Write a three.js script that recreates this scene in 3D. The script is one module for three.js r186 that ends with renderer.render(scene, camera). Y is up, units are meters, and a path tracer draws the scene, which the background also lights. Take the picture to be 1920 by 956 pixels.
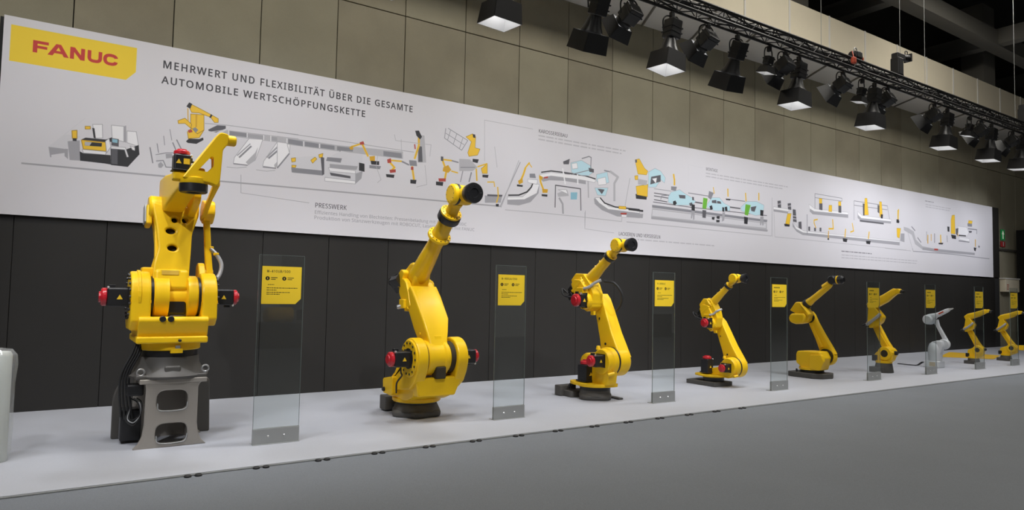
import * as THREE from 'three';
import { mergeGeometries, toCreasedNormals } from 'three/addons/utils/BufferGeometryUtils.js';
import { RoundedBoxGeometry } from 'three/addons/geometries/RoundedBoxGeometry.js';
import { RectAreaLightUniformsLib } from 'three/addons/lights/RectAreaLightUniformsLib.js';

// ---------------------------------------------------------------- camera, light, exposure
const scene = new THREE.Scene();
scene.background = new THREE.Color(0x000000);
const camera = new THREE.PerspectiveCamera(40.96, 1920 / 956, 0.1, 120);
camera.position.set(0, 1.75, 11.25);
{
  const yaw = 33.9026 * Math.PI / 180, pitch = 3.0654 * Math.PI / 180;
  camera.lookAt(Math.sin(yaw) * Math.cos(pitch), 1.75 + Math.sin(pitch), 11.25 - Math.cos(yaw) * Math.cos(pitch));
  camera.rotateZ(1.1252 * Math.PI / 180);
}
const renderer = new THREE.WebGLRenderer({ antialias: true });
renderer.toneMapping = THREE.LinearToneMapping;
renderer.toneMappingExposure = 0.6;
renderer.shadowMap.enabled = true;
RectAreaLightUniformsLib.init();
const LIGHT = { flood: 28, wash: 12.8, small: 8, front: 122, hall: 6.5, roof: 34 };   // spotlight candela, hall lamp radiance

// ---------------------------------------------------------------- helpers
let seed = 20240611;
const rnd = () => { seed = (seed * 1664525 + 1013904223) >>> 0; return seed / 4294967296; };
const names = new Map();
const numbered = (n) => { const k = names.get(n) ?? 0; names.set(n, k + 1); return k ? n + '_' + String(k).padStart(3, '0') : n; };
const V = (x, y, z) => new THREE.Vector3(x, y, z);
const lin = (r, g, b) => new THREE.Color().setRGB(r, g, b);

function merge(geos) {
  geos = (Array.isArray(geos) ? geos : [geos]).map((g) => {
    g = g.index ? g.toNonIndexed() : g.clone();
    for (const k of Object.keys(g.attributes)) if (!['position', 'normal', 'uv'].includes(k)) g.deleteAttribute(k);
    if (!g.attributes.uv) g.setAttribute('uv', new THREE.BufferAttribute(new Float32Array(g.attributes.position.count * 2), 2));
    return g;
  });
  return geos.length === 1 ? geos[0] : mergeGeometries(geos);
}
function obj(name, geos, mat, parent = scene, label) {
  const m = new THREE.Mesh(merge(geos), mat);
  m.name = parent === scene ? numbered(name) : name;
  m.castShadow = m.receiveShadow = true;
  if (label) m.userData.label = label;
  parent.add(m);
  return m;
}
function tag(o, label, category, group) { o.userData.label = label; o.userData.category = category; if (group) o.userData.group = group; return o; }
function structure(o, label) { o.userData.kind = 'structure'; if (label) o.userData.label = label; return o; }
function thing(name, label, category, [x, y, z] = [0, 0, 0], group) {
  const g = new THREE.Group();
  g.name = numbered(name); g.position.set(x, y, z);
  scene.add(g);
  return tag(g, label, category, group);
}
const at = (g, x, y, z) => g.translate(x, y, z);
const box = (w, h, d, x = 0, y = 0, z = 0, r = 0) => at(r ? new RoundedBoxGeometry(w, h, d, 2, Math.min(r, w / 2.01, h / 2.01, d / 2.01)) : new THREE.BoxGeometry(w, h, d), x, y, z);
// polygon with rounded corners as a Shape
function roundShape(pts, r = 0) {
  const s = new THREE.Shape(), n = pts.length;
  for (let i = 0; i < n; i++) {
    const p = pts[i], a = pts[(i + n - 1) % n], b = pts[(i + 1) % n];
    const la = Math.hypot(a[0] - p[0], a[1] - p[1]), lb = Math.hypot(b[0] - p[0], b[1] - p[1]);
    const q = Math.min(p[2] ?? r, la * 0.48, lb * 0.48);
    const p0 = [p[0] + (a[0] - p[0]) / la * q, p[1] + (a[1] - p[1]) / la * q], p1 = [p[0] + (b[0] - p[0]) / lb * q, p[1] + (b[1] - p[1]) / lb * q];
    if (i === 0) s.moveTo(p0[0], p0[1]); else s.lineTo(p0[0], p0[1]);
    if (q > 1e-6) s.quadraticCurveTo(p[0], p[1], p1[0], p1[1]);
  }
  s.closePath();
  return s;
}
function extrude(shape, depth, bevel, seg = 5) {
  const b = Math.min(bevel, depth * 0.45);
  const g = new THREE.ExtrudeGeometry(shape, { depth: depth - 2 * b, bevelEnabled: b > 0, bevelThickness: b, bevelSize: b, bevelOffset: -b, bevelSegments: 2, curveSegments: seg });
  g.translate(0, 0, b);
  return g;
}
// side profile in (z, y) pushed from x0 to x1
function side(pts, x0, x1, { r = 0.03, b = 0.012, holes = [] } = {}) {
  const s = roundShape(pts.map(([z, y, q]) => [-z, y, q]), r);
  for (const h of holes) s.holes.push(roundShape(h.map(([z, y, q]) => [-z, y, q]), h.r ?? 0.03));
  return extrude(s, x1 - x0, b).rotateY(Math.PI / 2).translate(x0, 0, 0);
}
// front profile in (x, y) pushed from z0 to z1
function front(pts, z0, z1, { r = 0.03, b = 0.012, holes = [] } = {}) {
  const s = roundShape(pts, r);
  for (const h of holes) s.holes.push(roundShape(h, h.r ?? 0.03));
  return extrude(s, z1 - z0, b).translate(0, 0, z0);
}
// plan profile in (x, z) pushed from y0 to y1
function plan(pts, y0, y1, { r = 0.03, b = 0.008 } = {}) {
  return extrude(roundShape(pts.map(([x, z, q]) => [x, -z, q]), r), y1 - y0, b).rotateX(-Math.PI / 2).translate(0, y0, 0);
}
const circle = (cz, cy, r, n = 20) => Array.from({ length: n }, (_, i) => [cz + r * Math.cos(i / n * 6.28319), cy + r * Math.sin(i / n * 6.28319)]);
// turned profile [[radius, distance] ...] along a direction
function turned(p, dir, prof, seg = 28) {
  const g = new THREE.LatheGeometry(prof.map(([r, t]) => new THREE.Vector2(Math.max(r, 0.0001), t)), seg);
  const q = new THREE.Quaternion().setFromUnitVectors(V(0, 1, 0), V(...dir).normalize());
  return toCreasedNormals(g.applyQuaternion(q).translate(p[0], p[1], p[2]), 0.6);
}
function rod(p0, p1, r0, r1 = r0, seg = 16, c = 0.006) {
  const d = V(p1[0] - p0[0], p1[1] - p0[1], p1[2] - p0[2]), L = d.length();
  c = Math.min(c, r0 * 0.4, L * 0.3);
  return turned(p0, [d.x, d.y, d.z], [[0, 0], [r0 - c, 0], [r0, c], [r1, L - c], [Math.max(r1 - c, 0), L], [0, L]], seg);
}
const tube = (pts, r, seg = 24, rs = 8) => new THREE.TubeGeometry(new THREE.CatmullRomCurve3(pts.map((p) => V(...p))), seg, r, rs, false);
// loft of rounded cross-sections; each [z, y, halfWidthX, halfDepth, xCentre]
function arm(path, n = 4, seg = 28) {
  const P = [], idx = [], k = path.length;
  for (let i = 0; i < k; i++) {
    const a = path[Math.max(i - 1, 0)], b = path[Math.min(i + 1, k - 1)], [z, y, hw, hd, xc = 0] = path[i];
    let tz = b[0] - a[0], ty = b[1] - a[1]; const l = Math.hypot(tz, ty); tz /= l; ty /= l;
    for (let j = 0; j < seg; j++) {
      const t = (j + 0.5) / seg * 2 * Math.PI, c = Math.cos(t), s = Math.sin(t);
      const u = Math.sign(c) * Math.abs(c) ** (2 / n) * hw, v = Math.sign(s) * Math.abs(s) ** (2 / n) * hd;
      P.push(xc + u, y + v * -tz, z + v * ty);
    }
  }
  for (let i = 0; i < k - 1; i++) for (let j = 0; j < seg; j++) {
    const a = i * seg + j, b = i * seg + (j + 1) % seg;
    idx.push(a, a + seg, b, b, a + seg, b + seg);
  }
  for (const [row, flip] of [[0, 0], [k - 1, 1]]) {
    const [z, y, , , xc = 0] = path[row], ci = P.length / 3; P.push(xc, y, z);
    for (let j = 0; j < seg; j++) { const a = row * seg + j, b = row * seg + (j + 1) % seg; flip ? idx.push(ci, b, a) : idx.push(ci, a, b); }
  }
  const g = new THREE.BufferGeometry();
  g.setAttribute('position', new THREE.Float32BufferAttribute(P, 3)); g.setIndex(idx);
  return toCreasedNormals(g, 0.55);
}
// a ring of bolt heads around an axis
function bolts(c, axis, R, n, r = 0.011, h = 0.012, phase = 0) {
  const ax = V(...axis).normalize(), u = (Math.abs(ax.y) > 0.9 ? V(1, 0, 0) : V(0, 1, 0)).cross(ax).normalize(), w = ax.clone().cross(u), out = [];
  for (let i = 0; i < n; i++) {
    const t = phase + i / n * 6.28319, p = V(...c).addScaledVector(u, Math.cos(t) * R).addScaledVector(w, Math.sin(t) * R);
    out.push(rod([p.x, p.y, p.z], [p.x + ax.x * h, p.y + ax.y * h, p.z + ax.z * h], r, r, 6, 0.002));
  }
  return out;
}

// ---------------------------------------------------------------- textures
function noiseField(W, H, cells, oct, seed0) {
  const out = new Float32Array(W * H);
  let amp = 1, tot = 0;
  for (let o = 0; o < oct; o++) {
    const n = cells * 2 ** o, grid = new Float32Array(n * n);
    let s = (seed0 + o * 7919) >>> 0;
    for (let i = 0; i < n * n; i++) { s = (s * 1664525 + 1013904223) >>> 0; grid[i] = s / 4294967296; }
    for (let y = 0; y < H; y++) for (let x = 0; x < W; x++) {
      const fx = x / W * n, fy = y / H * n, ix = Math.floor(fx), iy = Math.floor(fy), tx = fx - ix, ty = fy - iy, sx = tx * tx * (3 - 2 * tx), sy = ty * ty * (3 - 2 * ty);
      const a = grid[(iy % n) * n + ix % n], b = grid[(iy % n) * n + (ix + 1) % n], c = grid[((iy + 1) % n) * n + ix % n], d = grid[((iy + 1) % n) * n + (ix + 1) % n];
      out[y * W + x] += amp * (a + (b - a) * sx + (c - a + (a - b - c + d) * sx) * sy);
    }
    tot += amp; amp *= 0.55;
  }
  return out.map((v) => v / tot);
}
function noiseTexture(base, spread, cells, oct, size = 512, s0 = 1, grain = 0) {
  const f = noiseField(size, size, cells, oct, s0), d = new Uint8Array(size * size * 4);
  let s = s0 * 31 + 5;
  for (let i = 0; i < size * size; i++) {
    s = (s * 1664525 + 1013904223) >>> 0;
    const k = 1 + (f[i] - 0.5) * spread + (s / 4294967296 - 0.5) * grain;
    for (let c = 0; c < 3; c++) d[i * 4 + c] = Math.max(0, Math.min(255, base[c] * k));
    d[i * 4 + 3] = 255;
  }
  const t = new THREE.DataTexture(d, size, size);
  t.colorSpace = THREE.SRGBColorSpace; t.wrapS = t.wrapT = THREE.RepeatWrapping; t.magFilter = THREE.LinearFilter; t.needsUpdate = true;
  return t;
}
const repeat = (t, x, y) => { const c = t.clone(); c.repeat.set(x, y); c.needsUpdate = true; return c; };
function uvMetres(g, scale = 1) {   // box-mapped uv in metres
  g = g.index ? g.toNonIndexed() : g;
  const p = g.attributes.position, n = g.attributes.normal, uv = new Float32Array(p.count * 2);
  for (let i = 0; i < p.count; i++) {
    const ax = Math.abs(n.getX(i)), ay = Math.abs(n.getY(i)), az = Math.abs(n.getZ(i));
    const [a, b] = ay >= ax && ay >= az ? [p.getX(i), p.getZ(i)] : ax >= az ? [p.getZ(i), p.getY(i)] : [p.getX(i), p.getY(i)];
    uv[i * 2] = a * scale; uv[i * 2 + 1] = b * scale;
  }
  g.setAttribute('uv', new THREE.BufferAttribute(uv, 2));
  return g;
}
function canvas(w, h, draw) {
  const c = document.createElement('canvas'); c.width = w; c.height = h;
  draw(c.getContext('2d'), w, h);
  const t = new THREE.CanvasTexture(c); t.colorSpace = THREE.SRGBColorSpace; t.magFilter = THREE.LinearFilter;
  return t;
}

// ---------------------------------------------------------------- materials
const std = (o) => new THREE.MeshStandardMaterial(o);
const M = {
  yellow: new THREE.MeshPhysicalMaterial({ color: lin(0.9, 0.555, 0.008), roughness: 0.4, specularIntensity: 0.6, clearcoat: 0.12, clearcoatRoughness: 0.2 }),
  castGrey: std({ color: lin(0.085, 0.08, 0.072), roughness: 0.55 }),
  riser: std({ color: lin(0.36, 0.33, 0.29), roughness: 0.42, metalness: 0.3 }),
  black: std({ color: lin(0.012, 0.012, 0.013), roughness: 0.38 }),
  matteBlack: std({ color: lin(0.018, 0.018, 0.018), roughness: 0.7 }),
  rubber: std({ color: lin(0.02, 0.02, 0.02), roughness: 0.6 }),
  red: new THREE.MeshPhysicalMaterial({ color: lin(0.5, 0.012, 0.022), roughness: 0.3, clearcoat: 0.5 }),
  steel: std({ color: lin(0.6, 0.6, 0.6), roughness: 0.32, metalness: 0.9 }),
  brushed: std({ color: lin(0.45, 0.46, 0.45), roughness: 0.45, metalness: 0.55 }),
  conduit: std({ color: lin(0.42, 0.42, 0.42), roughness: 0.4, metalness: 0.3 }),
  white: std({ color: lin(0.62, 0.64, 0.66), roughness: 0.4 }),
  labelYellow: std({ color: lin(0.8, 0.52, 0.02), roughness: 0.5 }),
  orange: std({ color: lin(0.5, 0.07, 0.03), roughness: 0.5 }),
  hole: std({ color: lin(0.03, 0.022, 0.01), roughness: 0.8 }),
  board: std({ color: lin(1, 1, 1), roughness: 0.55, map: noiseTexture([31, 29, 26], 0.14, 6, 4, 512, 11, 0.06) }),
  concrete: std({ color: lin(0.82, 0.82, 0.82), roughness: 0.9, map: noiseTexture([168, 162, 140], 0.16, 3, 6, 512, 23, 0.03) }),
  concreteB: std({ color: lin(0.82, 0.82, 0.82), roughness: 0.9, map: noiseTexture([160, 153, 132], 0.18, 4, 6, 512, 29, 0.03) }),
  fascia: std({ color: lin(1, 1, 1), roughness: 0.85, map: noiseTexture([226, 216, 192], 0.05, 4, 5, 512, 31, 0.02) }),
  soffit: std({ color: lin(0.72, 0.7, 0.66), roughness: 0.9 }),
  joint: std({ color: lin(0.06, 0.055, 0.045), roughness: 0.95 }),
  ceiling: std({ color: lin(0.035, 0.033, 0.03), roughness: 0.95 }),
  beam: std({ color: lin(0.2, 0.19, 0.165), roughness: 0.9 }),
  platform: std({ color: lin(1, 1, 1), roughness: 0.62, map: noiseTexture([176, 178, 184], 0.07, 4, 6, 1024, 41, 0.03) }),
  carpet: std({ color: lin(1, 1, 1), roughness: 0.95, map: noiseTexture([117, 121, 126], 0.07, 3, 7, 1024, 47, 0.12) }),
  truss: std({ color: lin(0.016, 0.015, 0.014), roughness: 0.5, metalness: 0.3 }),
  leafInside: std({ color: lin(0.75, 0.76, 0.78), roughness: 0.35, metalness: 0.2 }),
  glass: new THREE.MeshPhysicalMaterial({ color: lin(0.955, 0.98, 0.975), roughness: 0.02, transmission: 1, thickness: 0, ior: 1.5 }),
  glassEdge: new THREE.MeshPhysicalMaterial({ color: lin(0.3, 0.36, 0.34), roughness: 0.15, transmission: 0.5, thickness: 0, ior: 1.5 }),
  film: new THREE.MeshPhysicalMaterial({ color: lin(0.95, 0.96, 0.95), roughness: 0.15, transmission: 0.85, thickness: 0, ior: 1.4 }),
  hallGrey: std({ color: lin(0.3, 0.3, 0.3), roughness: 0.9 }),
  darkDrape: std({ color: lin(0.006, 0.006, 0.006), roughness: 0.95 }),
};
const lamp = (k) => std({ color: 0x111111, emissive: new THREE.Color(1, 0.97, 0.93), emissiveIntensity: k });
const M_lens = lamp(9), M_hall = lamp(4);

// ---------------------------------------------------------------- the hall
const floorG = uvMetres(box(64, 0.3, 44, 16, -0.15, 8), 0.25);
structure(obj('floor', floorG, M.carpet), 'dark grey carpet of the aisle in front of the stand');
{
  // back wall: one slab with recessed joints, concrete panels in front of it
  const wall = structure(obj('wall_back', box(60, 12, 0.3, 14, 6, -0.56), M.joint), 'beige concrete panel wall behind the stand');
  const rows = [[0, 6.845], [6.865, 8.14]];
  const cell = 1.2955;
  for (let i = -8; i < 26; i++) for (const [y0, y1] of rows) {
    const x0 = 0.08 + i * cell;
    if (x0 < -8 || x0 > 33) continue;
    const w = cell - 0.015, zf = -0.3 - rnd() * 0.006;
    const p = obj('panel', uvMetres(box(w, y1 - y0, 0.1, x0 + cell / 2, (y0 + y1) / 2, zf - 0.05, 0.004), 0.31), rnd() < 0.5 ? M.concrete : M.concreteB, wall);
    p.userData.label = 'flat beige concrete panel';
  }
  // overhang: soffit and the cream fascia above it
  const over = structure(obj('trim_1', [box(45, 0.06, 1.62, 13.5, 8.17, 0.5)], M.soffit), 'grey underside of the overhang above the wall');
  for (let k = 0; k < 16; k++) {
    const x = 6.4 + k * 1.65;
    obj('brace', rod([x, 8.12, -0.28], [x - 0.9, 8.12, 1.28], 0.025, 0.025, 8), M.beam, over);
  }
  const fas = structure(obj('trim_2', [box(42, 0.96, 0.1, 15, 8.63, 1.22), box(24.7, 3, 0.1, 3.3, 10.5, 1.22)], M.joint), 'cream panelled fascia under the hall roof');
  let fx = -7.6;
  while (fx < 36) {
    const w = 1.72, top = fx + w < 15.9 ? 11.9 : 9.08;
    obj('panel', uvMetres(box(w - 0.03, top - 8.16, 0.06, fx + w / 2, (top + 8.16) / 2, 1.29, 0.006), 0.3), M.fascia, fas);
    obj('cover_strip', box(0.05, top - 8.16, 0.02, fx, (top + 8.16) / 2, 1.33), M.soffit, fas);
    fx += w;
  }
  // recess and roof above the fascia
  structure(obj('ceiling', box(64, 0.3, 44, 16, 12.15, 8), M.ceiling), 'dark roof of the exhibition hall');
  const beams = structure(obj('trim_3', [box(40, 0.5, 0.45, 30, 10.25, 1.75)], M.beam), 'grey concrete roof beams');
  for (const x of [19.2, 25.2, 31]) obj('cross_beam', box(0.4, 0.5, 9.5, x, 10.3, -0.2 + 4.0), M.beam, beams);
  obj('pillar', box(0.9, 3.2, 0.7, 26.6, 10.4, 0.75), M.beam, beams);
  structure(obj('wall_left', box(0.3, 12.6, 44, -12.15, 6, 8), M.hallGrey));
  structure(obj('wall_right', box(0.3, 12.6, 44, 46.15, 6, 8), M.hallGrey));
  structure(obj('wall_front', box(60, 12.6, 0.3, 16, 6, 28), M.hallGrey));
}
// hall lamps above the aisle (outside the frame)
for (const [x, z, k] of [[-5, 15, LIGHT.hall], [6, 16, LIGHT.hall], [17, 15, LIGHT.hall], [29, 14, LIGHT.hall], [0, 5.6, LIGHT.roof], [7, 5.6, LIGHT.roof], [14, 5.6, LIGHT.roof], [20, 5.6, LIGHT.roof]]) {
  const g = thing('hall_lamp', 'large square hall lamp hanging above the aisle', 'lamp', [x, 10.6, z], 'hall lamps above the aisle');
  obj('housing', box(2.3, 0.25, 2.3, 0, 0.14, 0, 0.03), M.matteBlack, g);
  obj('diffuser', box(2.1, 0.02, 2.1, 0, 0, 0), M_hall, g);
  obj('hanger', rod([0, 0.25, 0], [0, 1.4, 0], 0.02), M.steel, g);
  const l = new THREE.RectAreaLight(0xfffaf0, k, 2.1, 2.1);
  l.position.set(x, 10.57, z); l.lookAt(x, 0, z); scene.add(l);
}
// light grey platform with its scuffed vinyl top and thin metal nosing
{
  const p = structure(obj('platform', uvMetres(box(38, 0.03, 4.36, 15, 0.005, 2.14, 0.004), 0.2), M.platform), 'light grey platform the robots stand on');
  obj('edge_strip', box(38, 0.012, 0.02, 15, 0.006, 4.33), M.brushed, p);
  for (let k = 0; k < 14; k++) for (const s of [-1, 1])
    tag(obj('edge_disc', turned([1.155 + k * 0.604 + s * 0.045, 0.0, 4.36], [0, 1, 0], [[0, 0], [0.032, 0], [0.032, 0.012], [0.026, 0.018], [0, 0.018]], 14), M.rubber),
      'small black rubber disc in a pair along the platform edge', 'disc', 'black discs along the platform edge');
}
// yellow mat on the platform behind the last robots
tag(obj('floor_mat', plan([[22.5, 1.2], [24.9, 0.42], [25.2, 1.8], [23.35, 2.32]], 0.0205, 0.027, { r: 0.1, b: 0.001 }), std({ color: lin(0.75, 0.45, 0.02), roughness: 0.6 })),
  'flat yellow mat lying askew on the light grey platform', 'mat');

// black display wall of upright boards
{
  const w = thing('display_wall', 'long black partition of upright boards below the white banner', 'partition', [-0.74, 0, 0]);
  obj('frame', box(30.85, 5.28, 0.12, 15.43, 2.66, -0.1), M.matteBlack, w);
  const cell = 1.0755;
  for (let i = -1; i < 28; i++) {
    let x0 = 0.28 + i * cell, x1 = x0 + cell;
    x0 = Math.max(x0, 0.02); x1 = Math.min(x1, 30.86);
    if (x1 - x0 < 0.1) continue;
    obj('board', uvMetres(box(x1 - x0 - 0.007, 2.62, 0.03, (x0 + x1) / 2, 0.02 + 1.31, -0.022, 0.003), 0.4), M.board, w);
  }
  obj('end_board', box(0.62, 2.68, 0.03, 30.51, 3.98, -0.022, 0.003), M.board, w);
}

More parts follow.
